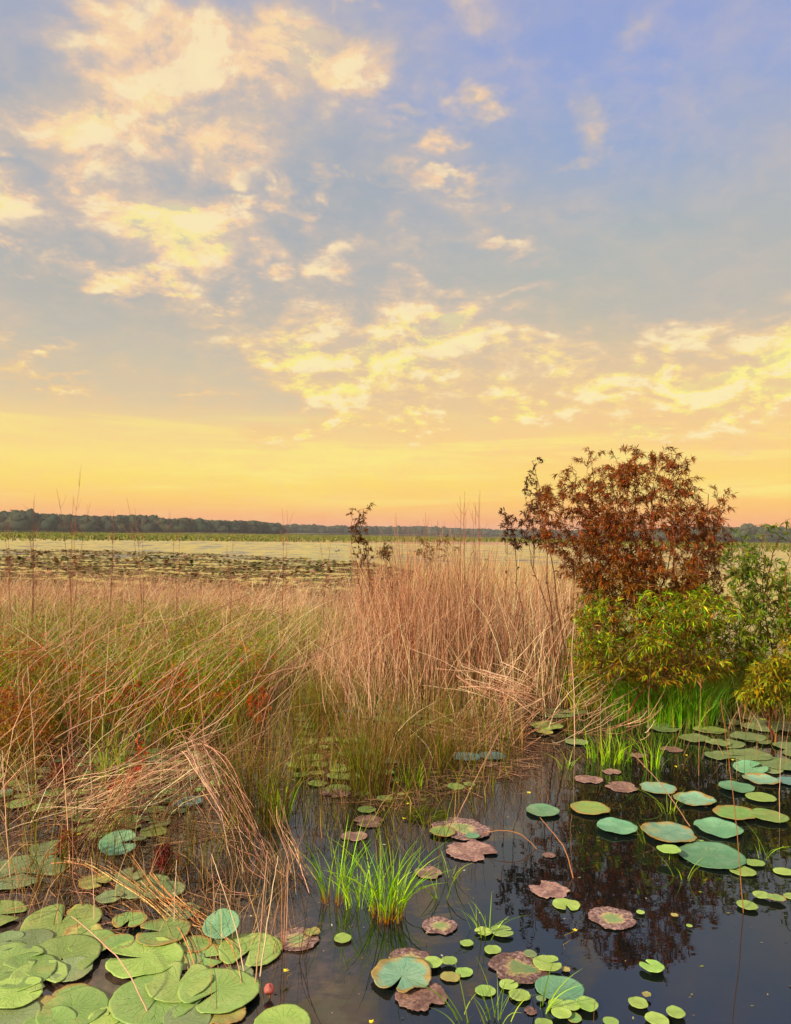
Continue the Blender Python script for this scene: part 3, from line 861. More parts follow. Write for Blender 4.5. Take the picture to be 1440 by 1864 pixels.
undergrowth()
blade_mass('sedge_stems', [
    dict(n=1500, poly=[(-30, 1330), (560, 1300), (560, 1500), (420, 1590), (-30, 1600)], h=(.12, .46), lsd=3, lean=.1, leansd=.1, bend=.1, w=(.002, .0045), pal=[(90, 96, 40), (120, 92, 50), (84, 66, 40), (130, 140, 54), (70, 60, 36), (160, 120, 86)], K=5, kink=.012),
    dict(n=3000, poly=[(530, 1260), (900, 1260), (960, 1380), (760, 1440), (620, 1470), (540, 1400)], h=(.12, .5), lsd=3, lean=.08, leansd=.1, bend=.1, w=(.002, .0045), pal=[(96, 100, 40), (120, 92, 50), (84, 70, 40), (130, 140, 54), (170, 130, 96)], K=5, kink=.012),
    dict(n=800, poly=[(540, 1400), (960, 1380), (860, 1500), (790, 1580), (560, 1560)], h=(.06, .34), lsd=3, lean=.15, leansd=.2, bend=.15, w=(.0016, .0034), pal=[(96, 100, 40), (120, 92, 50), (84, 70, 40), (150, 160, 60), (186, 150, 116)], K=5, kink=.014),
    dict(n=620, poly=[(-30, 1570), (560, 1580), (560, 1760), (300, 1720), (-30, 1680)], h=(.06, .32), lsd=3, lean=.2, leansd=.25, bend=.2, w=(.0014, .003), pal=[(120, 92, 50), (84, 66, 40), (186, 150, 116), (206, 176, 140)], K=5, kink=.014),
    dict(n=260, poly=[(960, 1300), (1440, 1320), (1440, 1420), (1100, 1400)], h=(.1, .4), lsd=3, lean=.12, leansd=.12, bend=.1, w=(.0018, .0034), pal=[(150, 140, 70), (176, 140, 100), (110, 120, 50)], K=5, kink=.012),
], M_GRASS, 'thin upright sedge stems standing in the lily water', 'sedges')


# dead stems lying flat on the water among the stalks
def litter():
    n = 1900
    p = np.concatenate([in_px_poly([(-30, 1360), (520, 1330), (520, 1500), (300, 1560), (-30, 1560)], 700),
                        in_px_poly([(540, 1290), (1000, 1290), (980, 1400), (760, 1480), (600, 1460)], 1050),
                        in_px_poly([(-30, 1600), (330, 1580), (500, 1640), (250, 1700), (-30, 1660)], 150)])
    a = rs.uniform(0, 6.28, n); L_ = rs.uniform(.06, .34, n)
    t = np.linspace(-.5, .5, 4)[None, :, None]
    d = np.stack([np.cos(a), np.sin(a), rs.normal(0, .06, n)], -1)[:, None]
    pa = p[:, None] + d * t * L_[:, None, None] + rs.normal(0, .004, (n, 4, 3))
    pa[..., 2] = np.abs(pa[..., 2]) + .002
    V, Fq, c = tubes(pa, np.full((n, 4), .0016) * rs.uniform(.6, 1.6, (n, 1)), pick([(130, 96, 78), (160, 122, 100), (96, 68, 56), (186, 150, 122)], n))
    tag(link_mesh('reed_litter', V, Fq, c, M_STRAW), 'broken dead stems floating flat on the dark water', 'plant litter', None, 'stuff')
litter()


def floating_bits():
    n = 420
    p = np.concatenate([in_px_poly([(560, 1480), (1440, 1500), (1440, 1864), (560, 1864)], 170), in_px_poly([(-20, 1560), (560, 1560), (560, 1864), (-20, 1864)], 150),
                        in_px_poly([(900, 1330), (1440, 1360), (1440, 1500), (700, 1500)], 100)])
    p[:, 2] = .003
    a = rs.uniform(0, 6.28, n)
    d = np.stack([np.cos(a), np.sin(a), np.zeros(n)], -1)
    V, Fq, c = leaves(p, d, rs.uniform(.004, .022, n), rs.uniform(.002, .008, n), pick([(190, 176, 140), (140, 150, 70), (150, 110, 84), (214, 206, 180), (110, 90, 60)], n), .05, .0)
    V[:, 2] = np.clip(V[:, 2], .0025, .006)
    tag(link_mesh('floating_debris', V, Fq, c, M_LEAF), 'tiny scraps of leaf and seed scattered on the water', 'debris', None, 'stuff')


floating_bits()


def tuft(name, label, cat, group, px, n, rad, h, w_, pal, tip=None, lean=.15, bend=.3, straw=0, kink=0.0, tube=False, laz=None, basepal=None):
    """one clump of blades growing from one root; a thing of its own"""
    b = np.array(G(*px))
    an, rr_ = rs.uniform(0, 6.28, n), rad * np.sqrt(rs.uniform(0, 1, n))
    p = b + np.stack([np.cos(an) * rr_, np.sin(an) * rr_, np.zeros(n)], -1)
    hh = rs.uniform(h[0], h[1], n)
    la = an + rs.normal(0, .7, n) if laz is None else rs.normal(laz, .7, n)
    pa = grow(p, hh, la, np.abs(rs.normal(lean, .1, n)), np.abs(rs.normal(bend, .18, n)), 7, kink)
    pa[..., 2] = np.maximum(pa[..., 2], .002)
    tt = np.linspace(0, 1, 7)[None]
    w0 = rs.uniform(w_[0], w_[1], n)[:, None]
    col = pick(pal, n)[:, None] * np.ones((1, 7, 1))
    if basepal:
        f = np.clip(1 - tt[..., None] / .22, 0, 1)
        col = col * (1 - f) + pick(basepal, n)[:, None] * f
    if tip:
        f = np.clip((tt[..., None] - .55) / .3, 0, 1)
        col = col * (1 - f) + pick(tip, n)[:, None] * f
    if tube:
        V, Fq, c = tubes(pa, w0 * .5 * (1 - .5 * tt), col)
    else:
        V, Fq, c = ribbons(pa, w0 * (1 - .92 * tt ** 2.2), col)
    o = link_mesh(name, V, Fq, c, M_STRAW if straw else M_GRASS, None, b)
    return tag(o, label, cat, group)


LIME = [(150, 196, 44), (168, 206, 62), (126, 176, 40), (182, 204, 84), (110, 156, 40)]
BROWNB = [(176, 120, 60), (150, 86, 50)]
tuft('grass_tuft', 'bright lime green grass tuft standing alone in the dark open water', 'grass tuft', 'lime green tufts in the water', (705, 1668), 88, .08, (.2, .40), (.003, .006), LIME, lean=.15, bend=.34, basepal=BROWNB, kink=.006)
tuft('grass_tuft', 'thin lime green tuft just beside the fullest lime tuft, nearer the bent reeds', 'grass tuft', 'lime green tufts in the water', (608, 1640), 40, .06, (.18, .38), (.003, .0055), LIME, lean=.12, bend=.25, basepal=BROWNB)
tuft('grass_tuft', 'sparse low lime blades between the two lime green tufts', 'grass tuft', 'lime green tufts in the water', (655, 1650), 40, .07, (.15, .3), (.003, .005), LIME, lean=.18, bend=.3)
tuft('grass_tuft', 'short lime tuft in dark water in front of the bright shore grass', 'grass tuft', 'lime green tufts in the water', (1108, 1385), 75, .16, (.12, .28), (.004, .008), LIME, lean=.12, bend=.25)
tuft('grass_tuft', 'small lime sprout between the short lime tuft and the thin pale stalk', 'grass tuft', 'lime green tufts in the water', (1190, 1400), 22, .07, (.15, .33), (.004, .007), LIME, lean=.15, bend=.25)
tuft('grass_tuft', 'wide dense patch of vivid green grass at the foot of the willows', 'grass tuft', None, (1205, 1300), 1300, .55, (.24, .46), (.004, .008), [(110, 166, 46), (130, 180, 56), (92, 146, 42), (156, 180, 76)], lean=.08, bend=.2)
tuft('grass_tuft', 'blue green tall grass clump between the reed stand and the willows', 'grass tuft', None, (1050, 1270), 260, .2, (.3, .62), (.004, .008), [(96, 150, 52), (80, 136, 60), (124, 158, 60)], lean=.12, bend=.3)
tuft('grass_tuft', 'lime blades rising beside the brown rush clump near the bent reeds', 'grass tuft', None, (512, 1500), 34, .05, (.2, .42), (.003, .006), LIME, lean=.12, bend=.2)
tuft('grass_tuft', 'few green blades beside the tall middle rush clump', 'grass tuft', None, (650, 1400), 20, .06, (.15, .34), (.003, .006), LIME[:3], lean=.15, bend=.2)
tuft('grass_tuft', 'broad bladed light green sprout behind the red shrub sprig', 'grass tuft', None, (190, 1425), 16, .03, (.22, .36), (.009, .014), [(140, 176, 62), (170, 190, 84)], lean=.16, bend=.15)
tuft('grass_tuft', 'second broad bladed sprout, next to the red shrub sprig', 'grass tuft', None, (222, 1410), 11, .03, (.2, .3), (.008, .012), [(150, 176, 62), (176, 190, 84)], lean=.1, bend=.1)
tuft('grass_tuft', 'low pointed sprouts under the tall rushes by the mossy clump', 'grass tuft', None, (745, 1430), 26, .1, (.08, .2), (.004, .006), LIME[:3], lean=.15, bend=.2)
for px, n_, r_, lb in [((880, 1700), 16, .06, 'thin green sprout beside the half rotten pad'), ((800, 1640), 10, .04, 'few slim blades behind the half rotten pad'),
                       ((822, 1600), 10, .03, 'slim pointed blades beside the small pink brown leaf'), ((1030, 1400), 14, .05, 'small green sprout before the fallen reed stems'),
                       ((1214, 1480), 14, .06, 'bent green blades beside the pale ragged pad'), ((905, 1864), 16, .05, 'green stems rising among the little bright pads'),
                       ((1180, 1535), 7, .04, 'tiny blades in front of the ragged green pad'), ((1242, 1600), 8, .05, 'small blades in front of the big dark green pad'),
                       ((985, 1840), 7, .025, 'slim green blades beside the round teal lotus pad'), ((850, 1864), 9, .05, 'forked pale blades below the rotting pad pile'),
                       ((1390, 1560), 8, .05, 'small pale sprout beside the thin brown stalk')]:
    tuft('water_sprout', lb, 'water plant', 'small sprouts in the open water', px, n_, r_, (.06, .2), (.003, .005), [(140, 176, 60), (160, 180, 84), (120, 150, 60)], lean=.35, bend=.3)

RUSH = [(104, 110, 44), (124, 104, 56), (88, 92, 38), (140, 116, 66), (112, 84, 48)]
for px, n_, r_, h_, lb in [
    ((672, 1440), 190, .13, (.35, .72), 'tall olive rush clump in the middle of the lily water'),
    ((478, 1500), 170, .15, (.4, .82), 'thick brown and olive rush clump behind the bent reed bundle'),
    ((430, 1500), 90, .08, (.3, .6), 'thin rush clump between the bent bundle and the thick brown rushes'),
    ((588, 1330), 110, .11, (.3, .55), 'dark olive rush clump behind the middle of the lily water'),
    ((812, 1400), 90, .09, (.28, .5), 'short olive rush clump in front of the reed stand'),
    ((735, 1385), 60, .1, (.3, .6), 'rusty brown thin rush clump before the reed stand'),
    ((560, 1400), 60, .12, (.2, .45), 'sparse thin rushes beside the thick brown clump'),
    ((70, 1330), 120, .16, (.3, .6), 'olive rush clump among the rust coloured shrubs'),
    ((20, 1400), 90, .12, (.25, .5), 'dark rush clump beside the blue grey pad'),
    ((610, 1500), 26, .1, (.1, .3), 'few thin rush stems between the pinkish leaf and the lime tuft'),
    ((90, 1620), 34, .08, (.2, .4), 'dark rush stems growing beside the wide dull pad'),
    ((345, 1590), 40, .12, (.2, .42), 'thin dark stems over the pink silt beside the bent reeds'),
    ((965, 1300), 80, .12, (.3, .6), 'olive and tan rush clump behind the fallen reeds'),
]:
    tuft('rush_clump', lb, 'rush clump', 'rush clumps standing in the lily water', px, n_, r_, h_, (.0022, .0045), RUSH, tip=[(176, 138, 96), (150, 110, 80), (128, 128, 60)], lean=.06, bend=.14, kink=.008)
# moss-like clump on the water
tuft('moss_clump', 'low feathery olive moss clump floating beside the rotten leaves', 'water plant', None, (775, 1487), 420, .12, (.015, .04), (.003, .006), [(84, 92, 38), (104, 108, 44), (70, 72, 34)], lean=.6, bend=.6)

# ------------------------------------------------------------------ floating leaves, each a thing of its own
PADN = 0
def pad(x, y, wpx, sty, notch=None, label=None, z=0.0, tilt=None, squash=None, group='lily pads near the bank', name=None, stalk=False):
    """photo pixel, width in photo pixels, material letter, direction of the cut in degrees (None: round leaf)"""
    global PADN
    PADN += 1
    p = G(x, y, z)
    d = math.hypot(p.y, 0)
    r = wpx / 2 / F * (p - Vector((0, 0, CAMH))).dot(CAM_ROT @ Vector((0, 0, -1)))
    rag = {'R': .10, 'N': .16, 'P': .05, 'W': .04, 'Y': .05}.get(sty, 0.0)
    if x < 520 and y > 1570: r *= 1.12
    na = rs.uniform(.10, .24) if notch is not None else 0
    V, Fq, c = pad_mesh(r, na, rag, rs.uniform(.25, .8) * (1.6 if sty == 'Y' else .5 if sty in 'NR' else 1), 0.04 if sty in 'TPU' else 0.0, seg=72 if sty in 'RNPY' else (44 if wpx > 34 else 26))
    zz_ = (.0045 if sty in 'NR' else .004 + (PADN % 9) * .0016) + z
    nm = name or {'T': 'lotus_pad', 'P': 'lotus_pad', 'U': 'lotus_pad', 'R': 'rotting_pad', 'N': 'dead_leaf'}.get(sty, 'lily_pad')
    o = link_mesh(nm, V, Fq, c, PADM[sty], None, (0, 0, 0), smooth=True)
    rz = R(notch) if notch is not None else rs.uniform(0, 6.28)
    tx, ty = tilt if tilt else (rs.normal(0, .006), rs.normal(0, .006))
    o.matrix_world = Matrix.Translation((p.x, p.y, zz_ + abs(math.sin(tx)) * r)) @ Euler((tx, ty, 0)).to_matrix().to_4x4() @ Matrix.Rotation(rz, 4, 'Z')
    tag(o, label, {'dead_leaf': 'dead leaf', 'rotting_pad': 'rotting pad', 'lotus_pad': 'lotus pad'}.get(nm, 'lily pad'), group if group else None)
    if stalk:
        pa = np.array([[(p.x, p.y, -.01), (p.x + .004, p.y, zz_ * .5), (p.x, p.y, zz_ - .002)]])
        V, Fq, c = tubes(pa - np.array([p.x, p.y, 0]), np.full((1, 3), .0022), pick([(150, 170, 80)], 1))
        st_ = link_mesh('stalk', V, Fq, c, M_GRASS)
        st_.parent = o
        st_.matrix_parent_inverse = o.matrix_world.inverted() @ Matrix.Translation((p.x, p.y, 0))
    return o


PADS = [
    # the big overlapping pads close to the bank
    (-4, 1668, 92, 'G', 0, 'green pad cut off by the photo edge with its split facing the big doubled pad'),
    (112, 1683, 126, 'G', 98, 'big green pad whose split points away, tan leaf lying on its near rim'),
    (150, 1704, 68, 'Y', None, 'crumpled yellow tan pad lying on the rim of a big green pad'),
    (168, 1721, 78, 'G', 200, 'small green pad tucked under the crumpled yellow tan one'),
    (112, 1748, 128, 'G', 300, 'broad green pad just nearer than the crumpled tan one'),
    (22, 1753, 96, 'G', 0, 'smooth pale green pad at the photo edge behind the wide split one'),
    (44, 1776, 104, 'G', 175, 'wide green pad with its split turned to the photo edge'),
    (28, 1816, 92, 'B', 30, 'vivid puckered green pad at the photo edge'),
    (132, 1811, 60, 'W', 250, 'small yellow green pad with wrinkled rim'),
    (78, 1834, 56, 'Y', 20, 'wrinkled yellowing pad beside the wrinkled small one'),
    (134, 1842, 112, 'G', None, 'flat green pad nearest the camera behind two small yellow ones'),
    (16, 1853, 94, 'D', None, 'dull green pad in the near corner'),
    (196, 1856, 58, 'B', 80, 'bright little pad beside the big folded green ones'),
    (262, 1750, 124, 'B', 185, 'glossy bright pad whose split points at the tan one across dark water'),
    (285, 1824, 146, 'G', 60, 'huge plain green pad lying nearest below the folded one'),
    (326, 1796, 112, 'G', 88, 'folded green pad with upturned yellow edge'),
    (398, 1812, 130, 'G', 235, 'huge scalloped green pad with dry stems lying across it'),
    (368, 1745, 82, 'W', 0, 'speckled green pad behind the scalloped one'),
    (455, 1733, 106, 'G', 258, 'round green pad with a dark split towards the camera'),
    (410, 1714, 54, 'D', None, 'small dull pad under the teal upturned leaf'),
    (262, 1617, 88, 'D', 20, 'dull green pad far behind the bright ones, in the reed shadows'),
    (172, 1609, 56, 'Y', 330, 'small olive yellow pad behind the arching stems'),
    (238, 1598, 50, 'D', 80, 'small dark green pad beside the dull split one'),
    (300, 1626, 66, 'D', None, 'dim round pad beneath the arching straw'),
    (236, 1681, 58, 'W', 270, 'small green pad with yellow near tip'),
    (296, 1704, 94, 'W', 180, 'mottled green pad under the crossing straw'),
    (36, 1590, 136, 'D', 340, 'wide dull grey green pad behind the pad with rush stems'),
    (515, 1866, 96, 'B', None, 'bright pad cut by the lower photo edge beside brown silt'),
    (404, 1849, 76, 'Y', None, 'yellowed worn pad under the scalloped green one'),
    (343, 1463, 54, 'U', None, 'blue green pad in the shade of the reed arch'),
    (4, 1446, 34, 'U', None, 'blue grey pad at the photo edge under the rust shrubs'),
    (92, 1549, 70, 'D', 10, 'narrow dull pad in front of the tangled fallen stems'),
    (70, 1786, 92, 'G', 320, 'green pad wedged between the wide split pads and the puckered one'),
    (60, 1716, 64, 'D', None, 'dull pad half under the big doubled green pad'),
    (215, 1722, 52, 'W', None, 'small mottled pad between the tucked green one and the glossy one'),
    (330, 1748, 74, 'D', 40, 'dull green pad under the folded pad and the speckled one'),
    (352, 1722, 60, 'W', None, 'mottled pad behind the speckled one under falling straw'),
    (92, 1868, 84, 'G', None, 'green pad cut by the lower photo edge, second from the corner'),
    (238, 1862, 70, 'G', 300, 'green pad cut by the lower photo edge before the huge plain one'),
    (340, 1862, 80, 'D', None, 'dull pad cut by the lower photo edge under the scalloped one'),
    (428, 1782, 60, 'D', 100, 'dull pad between the scalloped one and the round split one'),
    (130, 1772, 70, 'D', None, 'dull pad behind the small wrinkled yellow green one'),
    (8, 1722, 64, 'D', 20, 'dull pad at the photo edge between two split green ones'),
    (200, 1640, 44, 'D', 0, 'little dull pad behind the vertical kinked stalk'),
    (330, 1660, 60, 'D', 90, 'dull pad in the shade of the arching straw'),
    (145, 1660, 40, 'Y', None, 'small yellowish pad behind the big doubled green one'),
    # open water, middle
    (624, 1711, 33, 'B', None, 'single small oval bright pad alone in the open water'),
    (748, 1748, 84, 'R', None, 'yellow and brown rotten leaf at the back of the pad pile'),
    (768, 1816, 98, 'N', None, 'pinkish brown rotten leaf at the front of the pad pile'),
    (732, 1783, 116, 'P', 250, 'ragged teal lotus leaf on top of the rotting pile'),
    (800, 1687, 68, 'R', None, 'half rotten pale pad behind the little bright ones'),
    (788, 1759, 37, 'B', None, 'oval bright pad touching the ragged teal leaf'),
    (818, 1757, 29, 'B', None, 'round bright pad second from the ragged teal leaf'),
    (845, 1772, 33, 'B', None, 'oval bright pad nearest below the round one'),
    (820, 1781, 36, 'Y', None, 'pale yellow sunken pad under the oval bright ones'),
    (850, 1720, 24, 'B', None, 'tiny round pad on a thin raised stalk'),
    (897, 1733, 31, 'B', None, 'round bright pad beside the tiny stalked one'),
    (880, 1700, 31, 'B', 200, 'small light pad touching the notched oval one'),
    (914, 1700, 42, 'G', 5, 'oval green pad with a slit, behind the round bright ones'),
    (945, 1764, 112, 'R', None, 'big round brown rotting pad with a pale green middle'),
    (965, 1743, 25, 'D', None, 'little olive pad on the rim of the big brown rotting one'),
    (997, 1762, 54, 'B', 12, 'bright pad with its split to the side, beside the brown rotting one'),
    (1019, 1803, 86, 'T', None, 'round teal lotus pad with a pale middle, near the small bright cluster'),
    (884, 1806, 37, 'B', None, 'bright pad among the upright green stems'),
    (926, 1796, 34, 'B', 30, 'bright pad partly hidden by a green stem'),
    (946, 1816, 39, 'B', None, 'oval bright pad just below the brown rotting one'),
    (985, 1823, 18, 'D', None, 'very small dim pad under the teal lotus pad'),
    (1014, 1834, 32, 'B', None, 'light pad touching the near rim of the teal lotus pad'),
    (1041, 1837, 32, 'B', None, 'light pad in the middle of the cluster under the teal one'),
    (1069, 1836, 42, 'B', None, 'oval bright pad at the outer end of the cluster under the teal one'),
    (1022, 1853, 36, 'B', None, 'bright pad nearest the camera in the small cluster'),
    (1044, 1854, 32, 'W', None, 'bright pad with worn rim in the small cluster'),
    (990, 1866, 32, 'B', None, 'bright pad cut by the photo edge below the teal lotus pad'),
    (1030, 1768, 17, 'Y', None, 'tiny brownish pad at the tip of the split bright one'),
    (1112, 1864, 28, 'B', None, 'sliver of a bright pad at the lower photo edge'),
    (1162, 1831, 36, 'B', None, 'small oval pad under the tiny brown one in open water'),
    (1196, 1862, 42, 'B', None, 'bright pad at the lower photo edge beside the tilted oval one'),
    (1230, 1850, 35, 'B', None, 'tilted oval pad at the outer end of the nearest row'),
    (1177, 1818, 17, 'Y', None, 'tiny brown pad in the open dark water'),
    (1187, 1767, 43, 'B', 120, 'lone notched bright pad in the open dark water'),
    (1031, 1649, 49, 'B', 268, 'bright heart shaped pad with its split towards the camera'),
    (1000, 1622, 76, 'N', None, 'brown crumpled dead leaf behind the heart shaped pad'),
    (1114, 1673, 90, 'R', None, 'lone brown rotting pad with a yellow green middle'),
    (1166, 1664, 15, 'B', None, 'dot sized pad beside the lone rotting one'),
    (1228, 1670, 14, 'Y', None, 'dot sized yellow pad in open water'),
    (1255, 1690, 11, 'B', None, 'smallest dot of a pad in open water'),
    (1360, 1653, 37, 'B', None, 'oval bright pad beside the thin tall stalk'),
    (1386, 1635, 31, 'B', None, 'light pad first of the joined pair'),
    (1413, 1641, 32, 'W', None, 'light worn pad second of the joined pair'),
    (1440, 1633, 26, 'B', None, 'bright pad half out of the photo beside the joined pair'),
    (1352, 1588, 46, 'B', 150, 'bright pad at the near tip of the big dark lotus pad'),
    (1426, 1589, 34, 'B', None, 'bright oval pad alone near the photo edge'),
    (1374, 1574, 34, 'B', None, 'narrow bright pad behind the bright tip one'),
    # lotus pads in the dark water
    (988, 1479, 63, 'T', None, 'smooth green lotus pad first from the reeds in the dark water'),
    (1074, 1475, 74, 'W', None, 'green pad with frayed yellow edge beside the smooth one'),
    (1123, 1510, 75, 'T', None, 'round green lotus pad with a dark speck in its middle'),
    (1217, 1522, 102, 'P', None, 'large ragged pale green lotus pad with bitten rim'),
    (1218, 1552, 42, 'B', None, 'small bright pad lifted on a stalk before the big dark one', .035),
    (1276, 1534, 19, 'B', None, 'tiny bright pad between the ragged one and the big dark one'),
    (1296, 1561, 120, 'T', None, 'big dark green lotus pad, widest in the open water'),
    (1308, 1511, 87, 'T', None, 'smooth green lotus pad behind the big dark one'),
    (1198, 1438, 69, 'P', None, 'pale mottled pad with green blades at its rim'),
    (1264, 1459, 78, 'P', None, 'pale blue green pad next to the smooth dark water gap'),
    (1341, 1437, 63, 'T', None, 'smooth teal pad behind the small bright green one'),
    (1385, 1455, 54, 'G', None, 'smooth bright green pad beside the mottled yellow one'),
    (1337, 1484, 78, 'W', None, 'mottled yellow green pad overlapping a plain green one'),
    (1399, 1490, 66, 'G', None, 'plain green pad overlapped by the mottled yellow one'),
    (1366, 1402, 62, 'T', 15, 'folded teal pad at the edge of the dull crowd of pads', 0.0, (.10, -.1)),
    (1386, 1421, 66, 'P', None, 'pale speckled pad in front of the folded teal one'),
    (1442, 1425, 52, 'U', None, 'grey green pad half outside the photo beside the pale speckled one'),
    (1308, 1378, 52, 'D', None, 'dull pad first behind the folded teal one'),
    (1362, 1378, 84, 'D', 190, 'wide dull pad behind the folded teal one'),
    (1422, 1394, 84, 'D', None, 'wide pale dull pad near the photo edge'),
    (1265, 1347, 56, 'D', None, 'dull green pad at the water edge of the crowded group'),
    (1307, 1356, 42, 'D', None, 'small dull pad in the crowded group'),
    (1362, 1345, 62, 'D', None, 'dull pad in the middle of the crowded group'),
    (1208, 1326, 62, 'D', 0, 'dark green pad beside the dark channel under the shore grass'),
    (1243, 1314, 54, 'D', None, 'dark green pad touching the shore grass'),
    (1292, 1330, 58, 'G', None, 'greener pad in the back of the crowded group'),
    (1385, 1326, 62, 'D', None, 'brownish green pad under the small yellow bush'),
    (1434, 1360, 52, 'D', None, 'dull pad by the photo edge behind the wide pale one'),
    (1432, 1330, 46, 'D', None, 'dull pad by the photo edge under the yellow bush'),
    (1168, 1300, 50, 'D', None, 'dark pad half hidden by the vivid grass patch'),
    # near the foot of the reeds
    (995, 1325, 60, 'G', None, 'fresh green pad beside the yellow sliver at the reed foot'),
    (992, 1337, 32, 'Y', None, 'yellow sliver of a pad below the fresh green one'),
    (1050, 1352, 42, 'D', None, 'olive pad standing between reeds and short lime tuft'),
    (1012, 1300, 72, 'D', 0, 'olive pad behind the fresh green one'),
    (1052, 1299, 38, 'D', None, 'small olive pad beyond the fallen straw'),
    (948, 1273, 34, 'D', None, 'narrow pale pad against the back reeds'),
    (905, 1320, 30, 'G', None, 'green pad with a tan neighbour at the foot of the reed stand'),
    (925, 1328, 28, 'Y', None, 'tan yellow pad at the foot of the reed stand'),
    (848, 1382, 54, 'U', None, 'blue green pad under the fallen reed fan'),
    (896, 1380, 50, 'U', None, 'smooth blue green pad crossed by a long pale stalk'),
    (890, 1392, 32, 'N', None, 'pinkish dead leaf below the smooth blue green pad'),
    (1222, 1365, 42, 'N', None, 'reddish brown dead leaf in the dark channel'),
    (1072, 1420, 54, 'N', None, 'brown dead leaf with yellow end, behind the floating pair'),
    (1132, 1434, 62, 'N', None, 'brown and yellow dead leaf nearest the pale mottled pad'),
    (1114, 1406, 36, 'N', None, 'small pale dead leaf behind the brown pair'),
    (1162, 1376, 34, 'N', None, 'pale dead scrap beside the small lime sprout'),
    (840, 1510, 112, 'R', None, 'large brown rotting leaf with cream patches before the reeds'),
    (806, 1518, 50, 'W', None, 'cream green leaf scrap on the large brown rotting leaf'),
    (858, 1551, 96, 'N', None, 'large dim brown rotting leaf sunk in the water'),
    (860, 1527, 26, 'T', None, 'little green leaf scrap between the two brown rotting leaves'),
    (780, 1590, 54, 'N', None, 'pink brown dead leaf beside the brightest lime tuft'),
    (645, 1523, 52, 'N', None, 'pinkish dead leaf beyond the lime tufts'),
    (672, 1497, 62, 'N', None, 'brown dead leaf in the reed reflections'),
    (612, 1445, 54, 'N', None, 'pale pink dead leaf beside the tall middle rushes'),
    (540, 1712, 86, 'R', None, 'rotted cream and brown pad touching the round split green one'),
    (569, 1702, 30, 'Y', None, 'small yellow leaf on the rotted cream and brown pad'),
    (635, 1297, 26, 'U', None, 'blue green pad deep between the rush clumps'),
    (1000, 1558, 26, 'N', None, 'shrivelled brown leaf bit in the dark reflections'),
    (966, 1842, 26, 'N', None, 'curled pinkish brown leaf among the near sprouts'),
]
for q in PADS:
    x, y, wp, sty, nt, lb = q[:6]
    z = q[6] if len(q) > 6 else 0.0
    tl = q[7] if len(q) > 7 else None
    pad(x, y, wp, sty, nt, lb, z=z, tilt=tl, stalk=z > 0)
pad(216, 1548, 66, 'T', 20, 'teal pad tipped up beside the crossing dry stems', z=.02, tilt=(.35, .1), stalk=True)
pad(403, 1695, 62, 'T', None, 'upturned teal leaf with a yellow edge over a dull pad', z=.02, tilt=(.28, -.1), stalk=True)


ORD = 'first second third fourth fifth sixth seventh eighth ninth tenth eleventh twelfth thirteenth fourteenth fifteenth'.split()


def scatter(poly, n, wr, stys, gap, label, group, seed):
    """smaller pads packed edge to edge; each its own thing"""
    rsx = np.random.RandomState(seed)
    pts = in_px_poly(poly, n * 14)
    done = []
    for p in pts:
        r = rsx.uniform(*wr) / 2
        if all((p[0] - q[0]) ** 2 + (p[1] - q[1]) ** 2 > ((r + q[2]) * gap) ** 2 for q in done):
            done.append((p[0], p[1], r))
        if len(done) >= n:
            break
    rows = ['nearest', 'second', 'third', 'fourth', 'fifth', 'sixth', 'seventh', 'eighth']
    nr = max(1, min(8, round(len(done) / 10)))
    order = sorted(range(len(done)), key=lambda k: done[k][1])
    names = {}
    for q in range(nr):
        row = order[q * len(order) // nr:(q + 1) * len(order) // nr]
        for m, k in enumerate(sorted(row, key=lambda k: done[k][0] / done[k][1])):
            names[k] = (rows[q], ORD[m])
    protos = {}
    for k, (px_, py_, r) in enumerate(done):
        sty = stys[rsx.randint(len(stys))]
        key = (sty, k % 4)
        if key not in protos:
            na = rsx.uniform(.08, .2) if rsx.rand() < .5 else 0
            protos[key] = pad_mesh(1.0, na, 0.03 if sty in 'YR' else 0, .5, 0, seg=22)
            me_o = link_mesh('lily_pad', *protos[key], PADM[sty], None, (0, 0, 0), smooth=True)
            protos[key] = me_o
            o = me_o
        else:
            o = protos[key].copy()
            C.objects.link(o)
        o.matrix_world = Matrix.Translation((px_, py_, .004 + (k % 5) * .002)) @ Euler((rsx.normal(0, .02), rsx.normal(0, .02), rsx.uniform(0, 6.28))).to_matrix().to_4x4() @ Matrix.Diagonal((r, r, r, 1))
        o.name = 'lily_pad'
        rw, nth = names[k]
        tag(o, f'{label}, {nth} along its {rw} row', 'lily pad', group)


scatter([(-20, 1375), (360, 1365), (440, 1420), (330, 1450), (240, 1490), (60, 1480), (-20, 1440)], 85, (.07, .17), 'GDWB', .82,
        'small pad in the mat under the red sprig', 'small pads matted under the red sprig', 3)
scatter([(120, 1470), (330, 1470), (310, 1520), (230, 1545), (150, 1520)], 26, (.08, .16), 'GDG', .85,
        'small pad before the fallen stem tangle', 'small pads before the fallen tangle', 4)
scatter([(560, 1245), (700, 1240), (860, 1240), (900, 1290), (800, 1320), (620, 1310), (540, 1275)], 75, (.12, .26), 'DDGD', .8,
        'flat pad between rush clumps and reed stand', 'flat pads packed behind the rushes', 5)
scatter([(520, 1290), (640, 1320), (720, 1400), (640, 1440), (540, 1430)], 26, (.08, .2), 'DGB', .95,
        'pad among stems around the tall rushes', 'pads around the tall rushes', 6)
scatter([(1240, 1300), (1460, 1310), (1460, 1410), (1330, 1400), (1280, 1370)], 12, (.14, .28), 'D', .8,
        'dull pad in the group under the yellow bush', 'dull pads under the yellow bush', 8)

